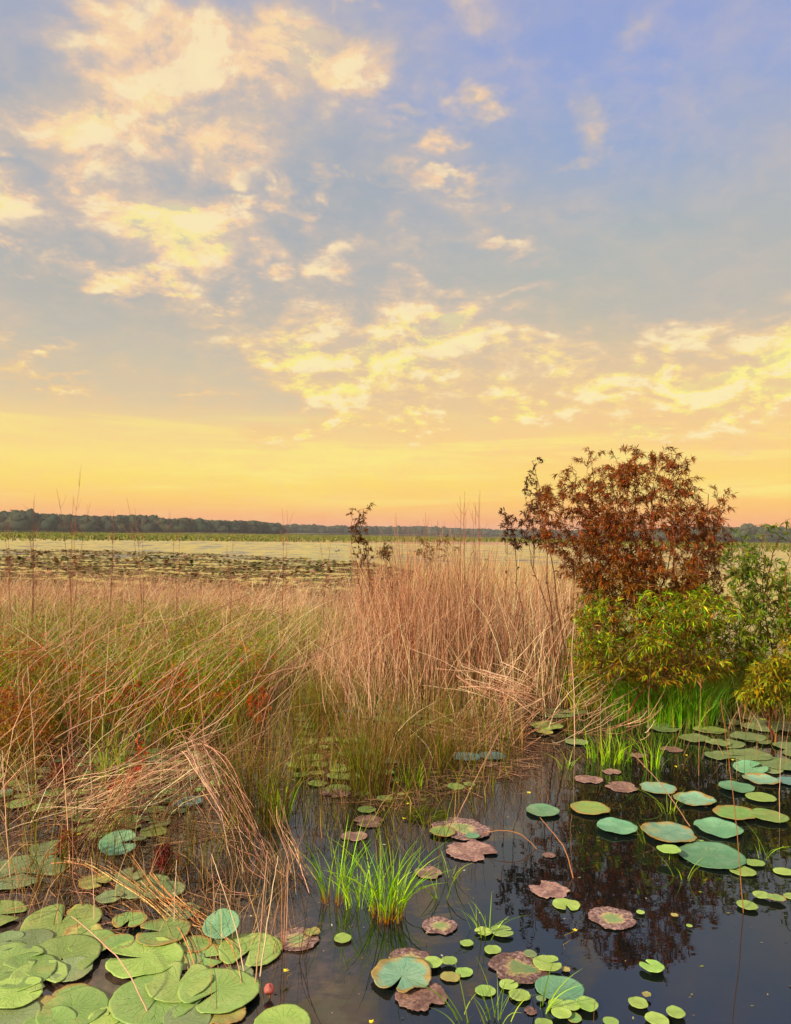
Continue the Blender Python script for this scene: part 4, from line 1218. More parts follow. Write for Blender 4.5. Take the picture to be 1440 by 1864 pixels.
scatter([(560, 1390), (900, 1390), (840, 1480), (580, 1500)], 16, (.04, .12), 'DGY', 1.2,
        'small scattered pad between tall rushes and rotting leaves', 'loose small pads before the rushes', 12)

# ------------------------------------------------------------------ shrubs
def bez(p0, p1, p2, p3, K):
    t = np.linspace(0, 1, K)[:, None]
    return (1 - t) ** 3 * p0 + 3 * (1 - t) ** 2 * t * p1 + 3 * (1 - t) * t * t * p2 + t ** 3 * p3


def shrub(name, label, cat, root, dist, mains, env, explicit=(), ntips=200, leaf=(.07, .011), lpal=None, lpb=26, lpal_low=None, zmix=None,
          bark=((96, 58, 46), (120, 76, 58)), droop=.15, base_spread=.25, group=None, thick=.012, ddepth=.6, hang=.35, twig=.0022, start=.35):
    b = np.array(G(*root)); b[1] = dist; b[0] = G(*root).x / G(*root).y * dist; b[2] = 0
    top = empty(name, b, label, cat, group)
    ms = []
    K = 9
    for x, y in mains:
        e = np.array(P(x, y, dist + rs.uniform(-ddepth, ddepth) * .8))
        s = b + np.array([rs.normal(0, base_spread), rs.normal(0, base_spread * .6), 0]); s[2] = -.03
        h = e[2]
        p = bez(s, s + np.array([(e[0] - s[0]) * .12, (e[1] - s[1]) * .12, h * .38]), e - np.array([(e[0] - s[0]) * .28, (e[1] - s[1]) * .3, h * .28]), e, K)
        p[1:-1] += rs.normal(0, .018, (K - 2, 3))
        ms.append(p)
    ms = np.array(ms)
    tips = [np.array(P(x, y, dist + rs.uniform(-.3, .3))) for x, y in explicit]
    nx = len(tips)
    ar = np.array([e[2] * e[3] for e in env], float); ar /= ar.sum()
    for _ in range(ntips):
        cx, cy, rx, ry = env[rs.choice(len(env), p=ar)][:4]
        a, r = rs.uniform(0, 6.28), math.sqrt(rs.uniform(0, 1))
        q = np.array(P(cx + rx * r * math.cos(a), cy + ry * r * math.sin(a), dist + rs.uniform(-ddepth, ddepth)))
        q[2] = max(q[2], .05)
        tips.append(q)
    tips = np.array(tips)
    allp = ms.reshape(-1, 3)
    br = []
    for i, tp in enumerate(tips):
        cand = allp[(allp[:, 2] < tp[2] - .02) & (allp[:, 2] > tp[2] - .75)]
        if len(cand) == 0: cand = ms[:, 1:4].reshape(-1, 3)
        dd = np.linalg.norm((cand - tp) * np.array([1, 1, .55]), axis=1)
        a = cand[np.argsort(dd)[rs.randint(0, min(3, len(cand)))]]
        L_ = np.linalg.norm(tp - a)
        out_ = unit(np.array([tp[0] - b[0], tp[1] - b[1], 0.0]) + 1e-6)
        p = bez(a, a + (tp - a) * .3 + np.array([0, 0, .16 * L_]), tp - out_ * .12 * L_ + np.array([0, 0, .1 * L_]), tp, K)
        p[1:-1] += rs.normal(0, .008, (K - 2, 3))
        br.append(p)
        if i % 3 == 0: allp = np.concatenate([allp, p[2:6]])
    br = np.array(br)
    # stems and twigs
    tt = np.linspace(0, 1, K)[None]
    bc = lambda n: pick(bark, n)
    ch = [tubes(ms, thick * (1 - .78 * tt) * rs.uniform(.6, 1.2, (len(ms), 1)), bc(len(ms)), 5), tubes(br, twig * (1 - .6 * tt) * rs.uniform(.8, 1.5, (len(br), 1)), bc(len(br)), 3)]
    V, Fq, c = merge(ch)
    link_mesh('stems', V, Fq, c, M_BARK, top, b)
    # leaves along the outer part of every branch
    allb = np.concatenate([br, ms[:, :]])
    n = len(allb) * lpb
    bi = np.repeat(np.arange(len(allb)), lpb)
    u = start + (1 - start) * rs.uniform(0, 1, n)
    f = u * (K - 1); i0 = np.minimum(f.astype(int), K - 2); w_ = (f - i0)[:, None]
    pos = allb[bi, i0] * (1 - w_) + allb[bi, i0 + 1] * w_
    tan = unit(allb[bi, i0 + 1] - allb[bi, i0])
    side = unit(np.cross(tan, rs.normal(0, 1, (n, 3))))
    d = tan * rs.uniform(.5, 1.1, (n, 1)) + side * rs.uniform(.3, .75, (n, 1)) - np.array([0, 0, 1]) * rs.uniform(0, 2 * hang, (n, 1))
    col = pick(lpal, n, .22)
    if lpal_low is not None:
        z0, z1 = zmix
        k = np.clip((pos[:, 2] - z0) / (z1 - z0) + rs.normal(0, .22, n), 0, 1)[:, None]
        col = pick(lpal_low, n, .22) * (1 - k) + col * k
    ln = leaf[0] * rs.uniform(.6, 1.3, n)
    V, Fq, c = leaves(pos, d, ln, leaf[1] * rs.uniform(.7, 1.3, n), col, .22, droop)
    V[:, 2] = np.maximum(V[:, 2], .004)
    link_mesh('foliage', V, Fq, c, M_LEAF, top, b)
    return top


RUST = [(150, 84, 48), (124, 72, 44), (160, 98, 56), (116, 86, 52), (122, 104, 54), (172, 92, 52), (134, 74, 50), (98, 74, 48), (146, 84, 52)]
OLV = [(168, 120, 54), (124, 108, 48), (108, 104, 44), (140, 96, 48), (96, 92, 42), (150, 108, 50), (160, 88, 44)]
GRN = [(160, 124, 50), (186, 190, 66), (120, 110, 46), (124, 168, 44), (96, 140, 38), (156, 184, 58), (84, 120, 38), (132, 140, 54), (150, 134, 60)]
shrub('willow_shrub', 'tall rust brown willow bush, highest plant against the orange sky', 'willow', (1160, 1285), 7.7,
      [(1030, 860), (1075, 830), (1110, 860), (1155, 822), (1190, 870), (1222, 825), (1255, 860), (1290, 900), (1320, 925), (1010, 920), (1060, 930), (1140, 900), (1240, 930), (1300, 1000), (1020, 1000), (1180, 960), (1100, 980)],
      [(1150, 925, 115, 92), (1200, 1000, 120, 90), (1055, 945, 100, 80), (1020, 930, 60, 50), (1180, 870, 80, 45), (1255, 935, 55, 50), (1090, 1040, 75, 60), (1230, 1070, 100, 60), (1290, 1000, 45, 50), (1140, 1060, 90, 50), (1150, 1120, 130, 50), (1270, 1110, 90, 50), (1180, 1060, 130, 40), (1100, 1000, 60, 60)],
      [(1066, 816), (1075, 822), (1112, 822), (1150, 813), (1158, 818), (1218, 815), (1226, 818), (1250, 838), (1262, 834), (1190, 830), (1336, 900), (1325, 893), (1334, 925), (1315, 910), (1300, 885), (1330, 960), (1318, 945),
       (1025, 856), (1010, 865), (990, 885), (1040, 850), (960, 915), (975, 900), (1000, 895), (1330, 975), (1340, 985), (1095, 822), (1130, 818), (1170, 826), (1205, 830), (1238, 826), (1050, 835), (1275, 870)],
      ntips=1080, leaf=(.062, .0098), lpal=RUST, lpal_low=OLV, zmix=(.7, 1.5), lpb=42, start=.2, hang=.35, ddepth=.8)
shrub('willow_shrub', 'slim young willow with one bent dark stem beside the rust brown bush', 'willow', (1000, 1240), 7.4,
      [(970, 840), (955, 900), (982, 930)], [(975, 950, 30, 40), (965, 900, 12, 40)],
      [(982, 834), (975, 845), (965, 858), (960, 870), (957, 885), (963, 893), (972, 880), (985, 838), (940, 960), (1005, 940)],
      ntips=40, leaf=(.045, .014), lpal=[(84, 62, 44), (70, 60, 42), (104, 62, 46)], lpb=14, hang=.15, ddepth=.2, thick=.009, start=.45)
shrub('willow_shrub', 'small leaning willow sprig lowest beside the slim bent stem', 'willow', (945, 1230), 7.2,
      [(920, 930), (930, 960)], [(925, 960, 12, 30), (945, 985, 20, 14)], [(915, 928), (912, 935), (930, 940), (938, 945), (925, 950), (920, 965)],
      ntips=18, leaf=(.045, .015), lpal=[(92, 62, 46), (80, 58, 44)], lpb=14, hang=.15, ddepth=.1, thick=.006, start=.5)
shrub('willow_shrub', 'yellow green willow bush growing low in front of the rust brown one', 'willow', (1190, 1285), 6.8,
      [(1120, 1090), (1180, 1080), (1240, 1075), (1290, 1090), (1080, 1140), (1150, 1120), (1260, 1130), (1320, 1120), (1060, 1180)],
      [(1170, 1135, 120, 60), (1260, 1125, 90, 55), (1120, 1200, 90, 50), (1240, 1200, 130, 50), (1075, 1150, 40, 60), (1290, 1110, 60, 40)],
      [(1060, 1090), (1090, 1075), (1280, 1065), (1330, 1070), (1050, 1130), (1035, 1160), (1108, 1088), (1184, 1086), (1190, 1095), (1165, 1100), (1270, 1080), (1290, 1078), (1240, 1085), (1310, 1100)],
      ntips=560, leaf=(.066, .0115), lpal=GRN + OLV[:2] + GRN[3:6], lpal_low=OLV + GRN[:3], zmix=(.25, .85), lpb=21, hang=.25, ddepth=.75)
shrub('willow_shrub', 'dark green willow bush at the photo edge over bright water', 'willow', (1385, 1285), 7.0,
      [(1350, 1000), (1385, 985), (1420, 975), (1440, 1010), (1400, 1060), (1350, 1080), (1460, 1040)],
      [(1380, 1060, 60, 60), (1350, 1020, 40, 34), (1410, 1120, 75, 70), (1350, 1160, 60, 60), (1460, 1120, 50, 80)],
      [(1335, 965), (1395, 958), (1412, 955), (1432, 948), (1425, 968), (1360, 975), (1380, 975), (1443, 960)],
      ntips=360, leaf=(.07, .015), lpal=[(104, 130, 50), (118, 136, 56), (130, 128, 56), (84, 110, 46)], lpal_low=GRN, zmix=(.5, 1.1), lpb=16, hang=.25, ddepth=.45)
shrub('willow_shrub', 'small yellow and orange tinged bush overhanging the crowded dull pads', 'willow', (1425, 1305), 6.1,
      [(1400, 1210), (1435, 1190), (1380, 1240), (1450, 1230)], [(1420, 1235, 60, 40), (1380, 1260, 40, 24), (1440, 1200, 40, 40)], [],
      ntips=170, leaf=(.07, .015), lpal=[(160, 164, 62), (140, 136, 56), (170, 136, 60), (112, 130, 52), (130, 120, 52)], lpb=15, hang=.3, ddepth=.3)
shrub('sapling', 'lone leafy sapling rising over the reeds toward the open water', 'sapling', (655, 1195), 8.6,
      [(655, 930), (640, 965), (668, 960)], [(652, 965, 18, 30), (665, 1000, 22, 26)], [(640, 927), (637, 935), (678, 918), (672, 924), (665, 932), (660, 940), (645, 945)],
      ntips=34, leaf=(.05, .017), lpal=[(110, 74, 48), (92, 74, 48), (124, 90, 52)], lpb=12, hang=.1, ddepth=.12, thick=.006, start=.5)
for k, (px, d, mains, env, lb) in enumerate([
        ((700, 1190), 8.8, [(705, 1000), (700, 1010)], (702, 1005, 14, 16), 'low rusty twig beside the lone sapling'),
        ((790, 1190), 8.6, [(775, 985), (815, 975), (800, 990)], (795, 995, 46, 24), 'olive twiggy bush rising behind the tallest reeds')]):
    shrub('sapling', lb, 'sapling', px, d, mains, [env], [], ntips=40, leaf=(.045, .010), lpal=[(120, 90, 52), (104, 92, 48), (132, 100, 56)], lpb=9, hang=.1, ddepth=.2, thick=.005, start=.5)

# rust, orange and red leafy little shrubs in the grass
REDS = [(176, 70, 40), (190, 92, 48), (150, 56, 40), (160, 104, 52), (128, 80, 44)]
for px, wdt, hgt, d_, lb, pal, n in [
        ((10, 1335), 45, 60, None, 'orange rust shrub at the photo edge in the grass', REDS, 60),
        ((50, 1300), 50, 55, None, 'rust shrub second from the photo edge', REDS + OLV, 60),
        ((245, 1325), 48, 62, None, 'red leaved shrub amid green grass behind the fallen stems', REDS, 70),
        ((320, 1290), 40, 55, None, 'scarlet and green shrub behind the red leaved one', [(170, 60, 44), (150, 140, 54), (140, 76, 44), (120, 124, 48)], 60),
        ((470, 1330), 30, 60, None, 'orange leaved slender shrub beside the lily channel', [(206, 116, 58), (190, 100, 50), (170, 92, 50)], 50),
        ((150, 1310), 50, 40, None, 'olive and rust low shrub between the rust ones', REDS[2:] + OLV, 50),
        ((100, 1260), 60, 50, None, 'brownish low shrub far back in the grass', OLV + REDS[:1], 50),
        ((380, 1260), 50, 50, None, 'olive brown shrub far back beside the lily channel', OLV, 50),
        ((110, 1430), 26, 40, None, 'dark red small shrub over the crowded little pads', [(140, 60, 48), (120, 56, 46)], 26),
        ((120, 1570), 20, 50, None, 'small plant with dark red stems beside the dull pads', [(110, 50, 44), (130, 100, 50)], 16),
        ((298, 1590), 16, 40, None, 'blackish red little plant in the pink silt water', [(88, 40, 38), (110, 50, 44)], 26)]:
    g = G(*px)
    x, y = px
    hp = hgt
    shrub('red_shrub', lb, 'small shrub', px, g.y, [(x - wdt * .4, y - hp * 1.0), (x + wdt * .3, y - hp * 1.15), (x, y - hp * 1.3)],
          [(x, y - hp * .8, wdt * .8, hp * .5)], [], ntips=n, leaf=(.032, .010), lpal=pal, lpb=14, hang=.0, ddepth=.18, thick=.004, base_spread=.06, group='rust and red shrubs in the grass', twig=.0014, bark=((130, 66, 50), (104, 54, 44)))
# the vivid red sprig that lies over the fallen stems
shrub('red_sprig', 'vivid red leafy sprig leaning over the fallen stems', 'small shrub', (215, 1470), G(215, 1470).y,
      [(255, 1365), (240, 1400), (205, 1430), (262, 1385)], [(258, 1375, 12, 26), (245, 1410, 16, 20), (212, 1428, 18, 12), (232, 1420, 26, 10)], [(252, 1345), (262, 1352)],
      ntips=44, leaf=(.024, .007), lpal=[(206, 78, 52), (186, 66, 48), (214, 116, 62), (180, 96, 60), (150, 80, 54)], lpb=9, hang=.0, ddepth=.16, thick=.003, base_spread=.02, twig=.0013, bark=((150, 60, 50), (160, 80, 60)))


# ------------------------------------------------------------------ dead stems: single ones and bent bundles
def catmull(pts, K):
    pts = np.array(pts, float)
    p = np.concatenate([[2 * pts[0] - pts[1]], pts, [2 * pts[-1] - pts[-2]]])
    n = len(pts) - 1
    out_ = []
    for u in np.linspace(0, n - 1e-6, K):
        i = int(u); t = u - i
        a, b, c, d = p[i], p[i + 1], p[i + 2], p[i + 3]
        out_.append(.5 * ((2 * b) + (c - a) * t + (2 * a - 5 * b + 4 * c - d) * t * t + (3 * b - a - 3 * c + d) * t ** 3))
    return np.array(out_)


def bundle(name, label, cat, ctrl, n, spread, rad, pal=STRAW, K=14, short=.35, group=None, fan=None):
    """many stems bent together; ctrl = (photo x, photo y, distance) along the bundle"""
    base = np.array([P(x, y, d) for x, y, d in ctrl])
    base[:, 2] = np.maximum(base[:, 2], .004)
    paths = []
    m = len(base)
    for _ in range(n):
        fanw = np.linspace(fan[0], fan[1], m)[:, None] if fan else 1.0
        off = rs.normal(0, spread, 3) * np.array([1, 1.2, .7])
        c = base + off * fanw + rs.normal(0, spread * .5, (m, 3))
        p = catmull(c, 40)
        a = rs.uniform(0, short); b = 1 - rs.uniform(0, short)
        i = np.linspace(a * 39, b * 39, K)
        i0 = np.minimum(i.astype(int), 38); w_ = (i - i0)[:, None]
        q = p[i0] * (1 - w_) + p[i0 + 1] * w_
        q[:, 2] = np.maximum(q[:, 2], .003)
        paths.append(q)
    paths = np.array(paths)
    paths[:, 1:-1] += rs.normal(0, spread * .022, (n, K - 2, 3)); paths[..., 2] = np.maximum(paths[..., 2], .003)
    tt = np.linspace(0, 1, K)[None]
    V, Fq, c = tubes(paths, rad * rs.uniform(.5, 1.3, (n, 1)) * (1 - .5 * tt), pick(pal, n, .2), 4)
    o = link_mesh(name, V, Fq, c, M_STRAW, None, (base[0][0], base[0][1], 0))
    return tag(o, label, cat, group)


def gy(x, y): return G(x, y).y
PALE = [(222, 190, 162), (206, 168, 142), (190, 148, 124), (170, 126, 104), (232, 204, 172)]
bundle('bent_reed_bundle', 'thick pale reed bundle arching over and down into the water', 'dead reeds', [(312, 1352, 4.6), (345, 1345, 4.4), (378, 1390, 4.2), (420, 1480, 4.0), (462, 1560, 3.75), (492, 1606, gy(492, 1608))], 46, .055, .0023, PALE + [(150, 108, 90), (120, 84, 70)], short=.6, fan=(1.0, 1.0))
bundle('bent_reed_bundle', 'loose fallen reeds reaching from the arch over the small pads', 'dead reeds', [(40, 1530, gy(40, 1535)), (140, 1480, 4.35), (240, 1430, 4.35), (340, 1385, 4.4), (430, 1340, 4.5)], 60, .075, .0024, PALE, short=.5, fan=(1.5, .8))
bundle('bent_reed_bundle', 'steep fallen reeds crossing under the red sprig', 'dead reeds', [(130, 1590, gy(130, 1592)), (170, 1530, 4.1), (215, 1450, 4.15), (250, 1380, 4.2)], 44, .04, .0022, STRAW, short=.5)
bundle('bent_reed_bundle', 'dark tangled twigs under the fallen reeds', 'dead reeds', [(60, 1560, gy(60, 1562)), (160, 1540, 4.0), (260, 1480, 4.1), (330, 1500, gy(330, 1505))], 60, .09, .0018, [(110, 72, 60), (134, 92, 76), (90, 60, 50)], short=.6)
bundle('bent_reed_bundle', 'long thin straw arching over the dull pads down to the scalloped pad', 'dead reeds', [(60, 1588, 3.75), (150, 1582, 3.7), (220, 1615, 3.5), (285, 1660, 3.3), (340, 1740, 3.05), (375, 1830, gy(375, 1832)), (395, 1862, gy(395, 1864))], 16, .022, .0024, [(226, 196, 150), (206, 170, 128), (196, 150, 110)], short=.35, fan=(1.6, .6))
bundle('bent_reed_bundle', 'tan straw strands bending down over the huge scalloped pad', 'dead reeds', [(225, 1560, 3.9), (290, 1640, 3.4), (350, 1700, 3.2), (400, 1770, 3.0), (440, 1850, gy(440, 1853))], 16, .03, .0022, [(206, 160, 112), (190, 140, 100), (222, 188, 140)], short=.4, fan=(1.0, .8))
bundle('bent_reed_bundle', 'fallen fan of pinkish reeds crossing at the foot of the reed stand', 'dead reeds', [(985, 1250, 6.6), (930, 1290, 6.3), (880, 1340, 6.0), (835, 1378, gy(835, 1380))], 54, .10, .0028, PINK + PALE[:2], short=.4, fan=(1.9, .7))
bundle('bent_reed_bundle', 'reeds fallen the other way across the foot of the reed stand', 'dead reeds', [(790, 1215, 7.0), (880, 1240, 6.7), (960, 1275, 6.4), (1010, 1310, gy(1010, 1312))], 40, .09, .0026, PALE, short=.45, fan=(1.5, .9))
bundle('bent_reed_bundle', 'pale reed fan spreading up from the tall olive rush clump', 'dead reeds', [(660, 1360, gy(660, 1362)), (652, 1290, 5.9), (640, 1210, 6.0), (622, 1150, 6.1)], 30, .07, .0024, PALE, short=.5, fan=(.9, 2.0))
bundle('bent_reed_bundle', 'low flat reeds lying before the blue green pads', 'dead reeds', [(745, 1315, 6.5), (820, 1345, 6.2), (900, 1362, 5.95), (935, 1376, gy(935, 1378))], 14, .03, .0026, PALE, short=.3)
bundle('bent_reed_bundle', 'criss crossed straw in front of the yellow green willow', 'dead reeds', [(1045, 1300, gy(1045, 1302)), (1110, 1240, 6.6), (1160, 1190, 6.4), (1195, 1150, 6.3)], 16, .07, .0026, PALE, short=.4, fan=(2.4, .8))
bundle('bent_reed_bundle', 'straw heap at the water edge between short lime tuft and vivid grass', 'dead reeds', [(1060, 1330, gy(1060, 1332)), (1130, 1300, 6.3), (1180, 1262, 6.4)], 26, .09, .0024, PALE, short=.5, fan=(1.5, 1.5))
bundle('bent_reed_bundle', 'pale stiff reeds slanting between bent bundle and thin lime tuft', 'dead reeds', [(565, 1618, gy(565, 1620)), (540, 1560, 3.75), (515, 1500, 3.8), (505, 1450, 3.85)], 9, .03, .0028, PALE, short=.25)
bundle('bent_reed_bundle', 'sweeping long stems leaning across the olive grass', 'dead reeds', [(90, 1420, gy(90, 1422)), (180, 1330, 5.2), (270, 1230, 5.4), (390, 1150, 5.7), (520, 1110, 6.0)], 44, .16, .0026, PALE + PINK, short=.5, fan=(1.8, 1.6))
bundle('bent_reed_bundle', 'second sweep of long stems leaning over the rust shrubs', 'dead reeds', [(-20, 1330, 5.6), (60, 1240, 5.9), (150, 1160, 6.2), (260, 1100, 6.6)], 44, .2, .0028, PALE + PINK, short=.5, fan=(1.8, 1.6))
bundle('bent_reed_bundle', 'long stems leaning out over the lily channel', 'dead reeds', [(330, 1390, gy(330, 1392)), (430, 1290, 5.4), (520, 1190, 5.9), (640, 1110, 6.5)], 30, .15, .0026, PALE, short=.5, fan=(1.8, 1.6))


def stalk(pts, d0, rad, label, pal=PALE, dd=0.0, name='dry_stalk', kn=.0016):
    """one dead stem, first point its foot on the water, then photo pixels upward; dd = metres it leans away by its tip"""
    n = len(pts)
    w3 = [P(x, y, (gy(*pts[0]) if d0 is None else d0) + dd * i / (n - 1)) for i, (x, y) in enumerate(pts)]
    a = np.array(w3); a[0][2] = -.02
    a[:, 2] = np.maximum(a[:, 2], -.02)
    q = catmull(a, 18)[None]
    q[0, 1:-1] += rs.normal(0, kn * .5, (16, 3))
    V, Fq, c = tubes(q, rad * (1 - .45 * np.linspace(0, 1, 18)[None]), pick(pal, 1, .1), 6)
    o = link_mesh(name, V, Fq, c, M_STRAW, None, (a[0][0], a[0][1], 0), smooth=True)
    return tag(o, label, 'dead stalk', 'single dead stalks')


for pts, rad, lb, dd in [
    ([(128, 1592), (122, 1480), (112, 1360)], .0030, 'pale upright stalk over the dull pads, first thick one from the photo edge', .1),
    ([(158, 1655), (134, 1600), (133, 1530), (128, 1440)], .0026, 'kinked pale stalk standing behind the big green pad', .1),
    ([(20, 1600), (10, 1480), (4, 1365)], .0026, 'thin pale stalk nearest the photo edge', .1),
    ([(168, 1455), (164, 1360), (168, 1272)], .0028, 'straight stalk with a forked broken top', 0),
    ([(135, 1405), (128, 1290), (117, 1160)], .0040, 'thick bleached stalk broken off in the olive grass', .2),
    ([(185, 1350), (192, 1250), (199, 1140)], .0036, 'tall bleached stalk amid the olive grass', .2),
    ([(140, 1350), (148, 1230), (158, 1125)], .0032, 'bleached stalk between the two thickest ones', .1),
    ([(240, 1330), (252, 1230), (263, 1135)], .0032, 'tall stalk rising behind the red leaved shrub', .1),
    ([(463, 1802), (476, 1680), (487, 1548)], .0030, 'tall pale stalk passing beside the round split pad', .1),
    ([(472, 1778), (490, 1660), (506, 1558)], .0028, 'second tall pale stalk on the round split pad', .1),
    ([(514, 1732), (513, 1640), (512, 1582)], .0028, 'first stalk of the tight upright trio beside the cream brown pad', 0),
    ([(517, 1724), (519, 1650), (523, 1572)], .0026, 'middle stalk of the tight upright trio', 0),
    ([(521, 1716), (523, 1650), (525, 1570)], .0024, 'last stalk of the tight upright trio', .05),
    ([(447, 1782), (432, 1700), (400, 1600), (385, 1555)], .0022, 'thin bowed stalk crossing the teal upturned leaf', .2),
    ([(418, 1668), (421, 1620), (424, 1592)], .0026, 'short white stub over the dark reed reflections', 0),
    ([(392, 1700), (390, 1640), (384, 1560)], .0022, 'slim stalk behind the teal upturned leaf', .1),
    ([(316, 1690), (318, 1640), (322, 1565)], .0022, 'slim stalk over the mottled green pad', .1),
    ([(282, 1858), (230, 1765), (180, 1710), (130, 1668)], .0024, 'long straw lying slantwise across the glossy bright pad', .3),
    ([(172, 1680), (170, 1620), (166, 1560)], .0020, 'thin upright stem behind the big split green pad', .05),
    ([(1354, 1662), (1340, 1500), (1325, 1370), (1312, 1272)], .0022, 'tall slim brown stalk over the lotus pads, longest in the open water', .1),
    ([(1419, 1500), (1420, 1400), (1428, 1300)], .0020, 'knobbly pale stalk nearest the photo edge', .1),
    ([(1272, 1412), (1273, 1330), (1276, 1235)], .0022, 'straight pale stalk standing in the dark channel', 0),
    ([(1180, 1340), (1181, 1270), (1184, 1200)], .0020, 'straight stalk before the vivid grass', 0),
    ([(1046, 1358), (1045, 1270), (1041, 1190), (1046, 1130)], .0034, 'tall stalk at the outer side of the reed stand', 0),
    ([(1100, 1270), (1104, 1180), (1103, 1060)], .0034, 'bleached stalk before the yellow green willow', 0),
    ([(1040, 1220), (1044, 1080), (1052, 990), (1053, 960)], .0045, 'tallest bleached stalk, against the rust brown bush', 0),
    ([(1262, 1506), (1205, 1430), (1150, 1370)], .0030, 'slanting straw running over the pale mottled pad', .35),
    ([(828, 1490), (870, 1410), (908, 1335)], .0034, 'long pale straw leaning over the smooth blue green pad', .3),
    ([(1046, 1600), (1030, 1550), (1010, 1520), (983, 1488)], .0034, 'brown bent straw touching the smooth green lotus pad', .25),
    ([(985, 1546), (950, 1520), (915, 1512), (880, 1516)], .0028, 'low arched straw from the large brown rotting leaf', .05),
    ([(1332, 1260), (1310, 1180), (1296, 1120)], .0022, 'thin straw in the yellow green willow', 0),
    ([(935, 1300), (931, 1180), (905, 1080)], .0032, 'leaning pale stalk in the outer reed stand', .3),
    ([(380, 1420), (368, 1300), (356, 1180)], .0028, 'slim stalk behind the crest of the reed arch', .2),
    ([(68, 1450), (60, 1330), (50, 1210)], .0028, 'slim stalk among the rust shrubs', .1),
]:
    stalk(pts, None, rad, lb, dd=dd, pal=PALE if 'brown' not in lb else [(176, 128, 92), (150, 104, 76)])


# bare leafless shrubs against the sky over the dry grass
def bare(px, dist, tops, label, n=26, spread=26):
    b = np.array(G(*px)); b = np.array([b[0] / b[1] * dist, dist, 0])
    paths = []
    K = 8
    for (x, y) in tops:
        e = np.array(P(x, y, dist + rs.uniform(-.1, .1)))
        m = bez(b, b + np.array([0, 0, e[2] * .4]), b + (e - b) * np.array([.5, .5, .75]), e, K)
        m[1:] += np.cumsum(rs.normal(0, .008, (K - 1, 3)), 0)
        paths.append(m)
    ms = np.array(paths)
    tw = []
    for _ in range(n):
        m = ms[rs.randint(len(ms))]; i = rs.randint(3, K - 1); a = m[i]
        L_ = rs.uniform(.12, .38) * (1.15 - i / K)
        dvec = unit(np.array([rs.normal(0, .6), rs.normal(0, .4), rs.uniform(.5, 1.2)]))
        p = a + dvec * np.linspace(0, 1, K)[:, None] * L_ + np.array([0, 0, .06]) * np.linspace(0, 1, K)[:, None] ** 2
        p[1:] += np.cumsum(rs.normal(0, .004, (K - 1, 3)), 0)
        tw.append(p)
    tw = np.array(tw)
    tt = np.linspace(0, 1, K)[None]
    V, Fq, c = merge([tubes(ms, .0042 * (1 - .7 * tt) * np.ones((len(ms), 1)), pick([(140, 92, 78), (120, 80, 70)], len(ms))), tubes(tw, .0020 * (1 - .5 * tt) * np.ones((n, 1)), pick([(168, 112, 92), (150, 98, 84)], n))])
    o = link_mesh('bare_shrub', V, Fq, c, M_BARK, None, b)
    return tag(o, label, 'bare shrub', 'leafless shrubs rising over the dry grass')


for px, dist, tops, lb, n in [
    ((130, 1110), 9.5, [(150, 850), (95, 890), (165, 915), (128, 905)], 'leafless shrub whose one tall twig stands highest over the dark wood', 34),
    ((60, 1110), 9.8, [(56, 905), (68, 900), (50, 925)], 'feathery bare shrub nearest the photo edge', 22),
    ((262, 1110), 9.0, [(228, 905), (245, 925), (262, 945)], 'bare shrub with a twig hooked back over the dark wood', 16),
    ((200, 1110), 10.0, [(205, 935), (215, 925)], 'short bare shrub between the tallest and the hooked one', 14),
    ((320, 1120), 9.8, [(305, 930), (325, 960)], 'short bare shrub just beyond the hooked one', 12),
    ((515, 1130), 9.5, [(513, 925), (520, 930), (508, 960)], 'thin bare shrub at the end of the dark wood', 14),
    ((590, 1130), 9.0, [(605, 980), (580, 985)], 'low bare shrub before the lone sapling', 10),
    ((420, 1130), 9.2, [(425, 965), (410, 990)], 'low bare shrub in the middle of the dry grass', 12),
    ((20, 1110), 9.2, [(20, 935), (5, 950)], 'bare shrub cut by the photo edge', 12),
    ((840, 1190), 8.0, [(832, 905), (838, 915), (850, 895), (842, 920)], 'feathery bare stems over the reed stand, first of two', 14),
    ((870, 1190), 8.0, [(872, 898), (868, 915), (860, 925), (877, 905)], 'feathery bare stems over the reed stand, second of two', 14),
    ((785, 1190), 8.2, [(775, 925), (790, 955)], 'single bare twig over the olive twiggy bush', 8),
    ((730, 1190), 8.2, [(722, 935), (735, 955), (708, 950)], 'small bare twigs beside the lone sapling', 8),
]:
    bare(px, dist, tops, lb, n)


# yellow bladderwort flowers on thin stems over the water
M_YEL = mat('yellow_petal', lambda t: pbsdf(t, s2l(238, 214, 50), .5, .3))
def flower(x, y, h, label):
    b = G(x, y)
    e = empty('yellow_flower', b, label, 'flower', 'yellow flowers on the water')
    K = 5
    pa = np.array([[(rs.normal(0, .004) * i, 0, h * i / 4) for i in range(K)]])
    V, Fq, c = tubes(pa, np.full((1, K), .0011), pick([(140, 120, 60)], 1), 4)
    link_mesh('stem', V, Fq, c, M_GRASS, e)
    n = 5
    a = np.linspace(0, 6.28, n, endpoint=False)
    pos = np.tile(pa[0, -1], (n, 1))
    d = np.stack([np.cos(a), np.sin(a), np.full(n, .5)], -1)
    V, Fq, c = leaves(pos, d, np.full(n, .013), np.full(n, .011), pick([(238, 214, 50)], n), .1, .0)
    link_mesh('petals', V, Fq, c, M_YEL, e)


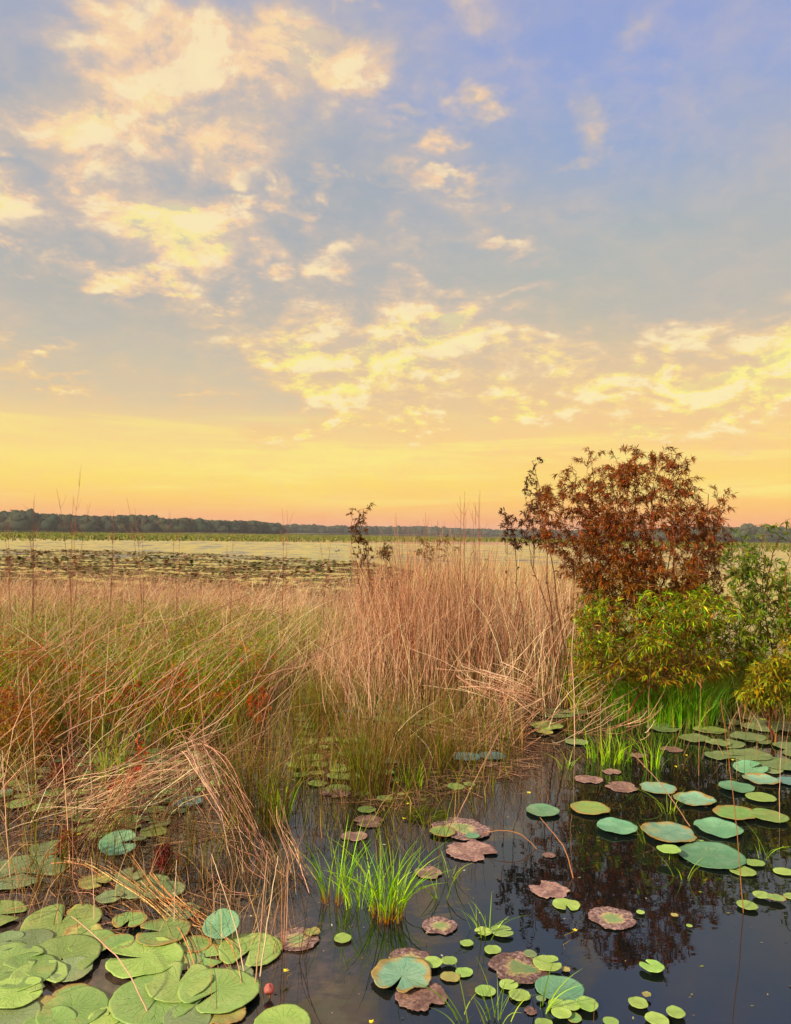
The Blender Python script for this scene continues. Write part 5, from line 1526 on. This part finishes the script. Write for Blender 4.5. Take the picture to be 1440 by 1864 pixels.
for x, y, h, lb in [(1028, 1728, .07, 'yellow flower on a pale stem beside the reflected twigs'), (683, 1874, .02, 'yellow flower at the lower photo edge'),
                    (735, 1508, .05, 'yellow flower before the moss clump'), (743, 1480, .05, 'yellow flower beside the moss clump'), (961, 1462, .06, 'yellow flower at the smooth green lotus pad'),
                    (851, 1455, .06, 'yellow flower by the long pale straw'), (1228, 1415, .07, 'yellow flower in the dark channel'), (1170, 1412, .06, 'yellow flower by the pale dead scrap'),
                    (1252, 1388, .05, 'pale yellow flower near the reddish dead leaf'), (143, 1545, .07, 'yellow flower by the fallen tangle'), (522, 1784, .03, 'yellow scrap of a flower on the brown silt'),
                    (1027, 1322, .06, 'yellow flower behind the olive pad at the reeds'), (1340, 1400, .06, 'yellow flower by the folded teal pad'), (720, 1440, .05, 'yellow flower by the low pointed sprouts')]:
    flower(x, y, h, lb)
# closed pink bud
b = G(490, 1816)
e = empty('water_lily_bud', b, 'pink closed bud by the tall pale stalks', 'flower bud')
uu = np.linspace(0, 1, 8); vv_ = np.linspace(0, 6.283, 10, endpoint=False)
Vb = np.array([(.019 * math.sin(u * 3.14) ** .8 * math.cos(v), .019 * math.sin(u * 3.14) ** .8 * math.sin(v), .012 + .034 * u + .004 * math.sin(v * 3)) for u in uu for v in vv_])
Fb = np.array([(i * 10 + j, i * 10 + (j + 1) % 10, (i + 1) * 10 + (j + 1) % 10, (i + 1) * 10 + j) for i in range(7) for j in range(10)])
link_mesh('bud', Vb, Fb, np.tile(np.array(s2l(206, 120, 110)), (len(Vb), 1)), M_LEAF, e, smooth=True)
V, Fq, c = tubes(np.array([[(0, 0, -.01), (.002, 0, .006), (0, 0, .014)]]), np.full((1, 3), .003), pick([(150, 110, 70)], 1), 5)
link_mesh('stem', V, Fq, c, M_GRASS, e)
# thin dark seed stalk by the nearest pads
stalk([(1080, 1862), (1082, 1835), (1084, 1818)], None, .0012, 'thin dark stalk with forked seed head at the near pads', [(110, 84, 60)])


# ------------------------------------------------------------------ evening haze over the lake
bm_ = [(-1900, -50, -1.0), (1900, -50, -1.0), (1900, 1900, -1.0), (-1900, 1900, -1.0), (-1900, -50, 16.0), (1900, -50, 16.0), (1900, 1900, 16.0), (-1900, 1900, 16.0)]
me = bpy.data.meshes.new('haze')
me.from_pydata(bm_, [], [(0, 3, 2, 1), (4, 5, 6, 7), (0, 1, 5, 4), (1, 2, 6, 5), (2, 3, 7, 6), (3, 0, 4, 7)])
mh = bpy.data.materials.new('evening_haze')
mh.use_nodes = True
th_ = NT(mh.node_tree); th_.n.clear()
oh = th_.new('ShaderNodeOutputMaterial'); pv = th_.new('ShaderNodeVolumePrincipled')
pv.inputs['Color'].default_value = (.93, .91, .90, 1)
pv.inputs['Density'].default_value = 0.00020
th_.l.new(pv.outputs[0], oh.inputs['Volume'])
me.materials.append(mh)
hz = bpy.data.objects.new('haze', me); C.objects.link(hz)
tag(hz, 'thin evening haze over the lake and far wood', 'haze', None, 'stuff')
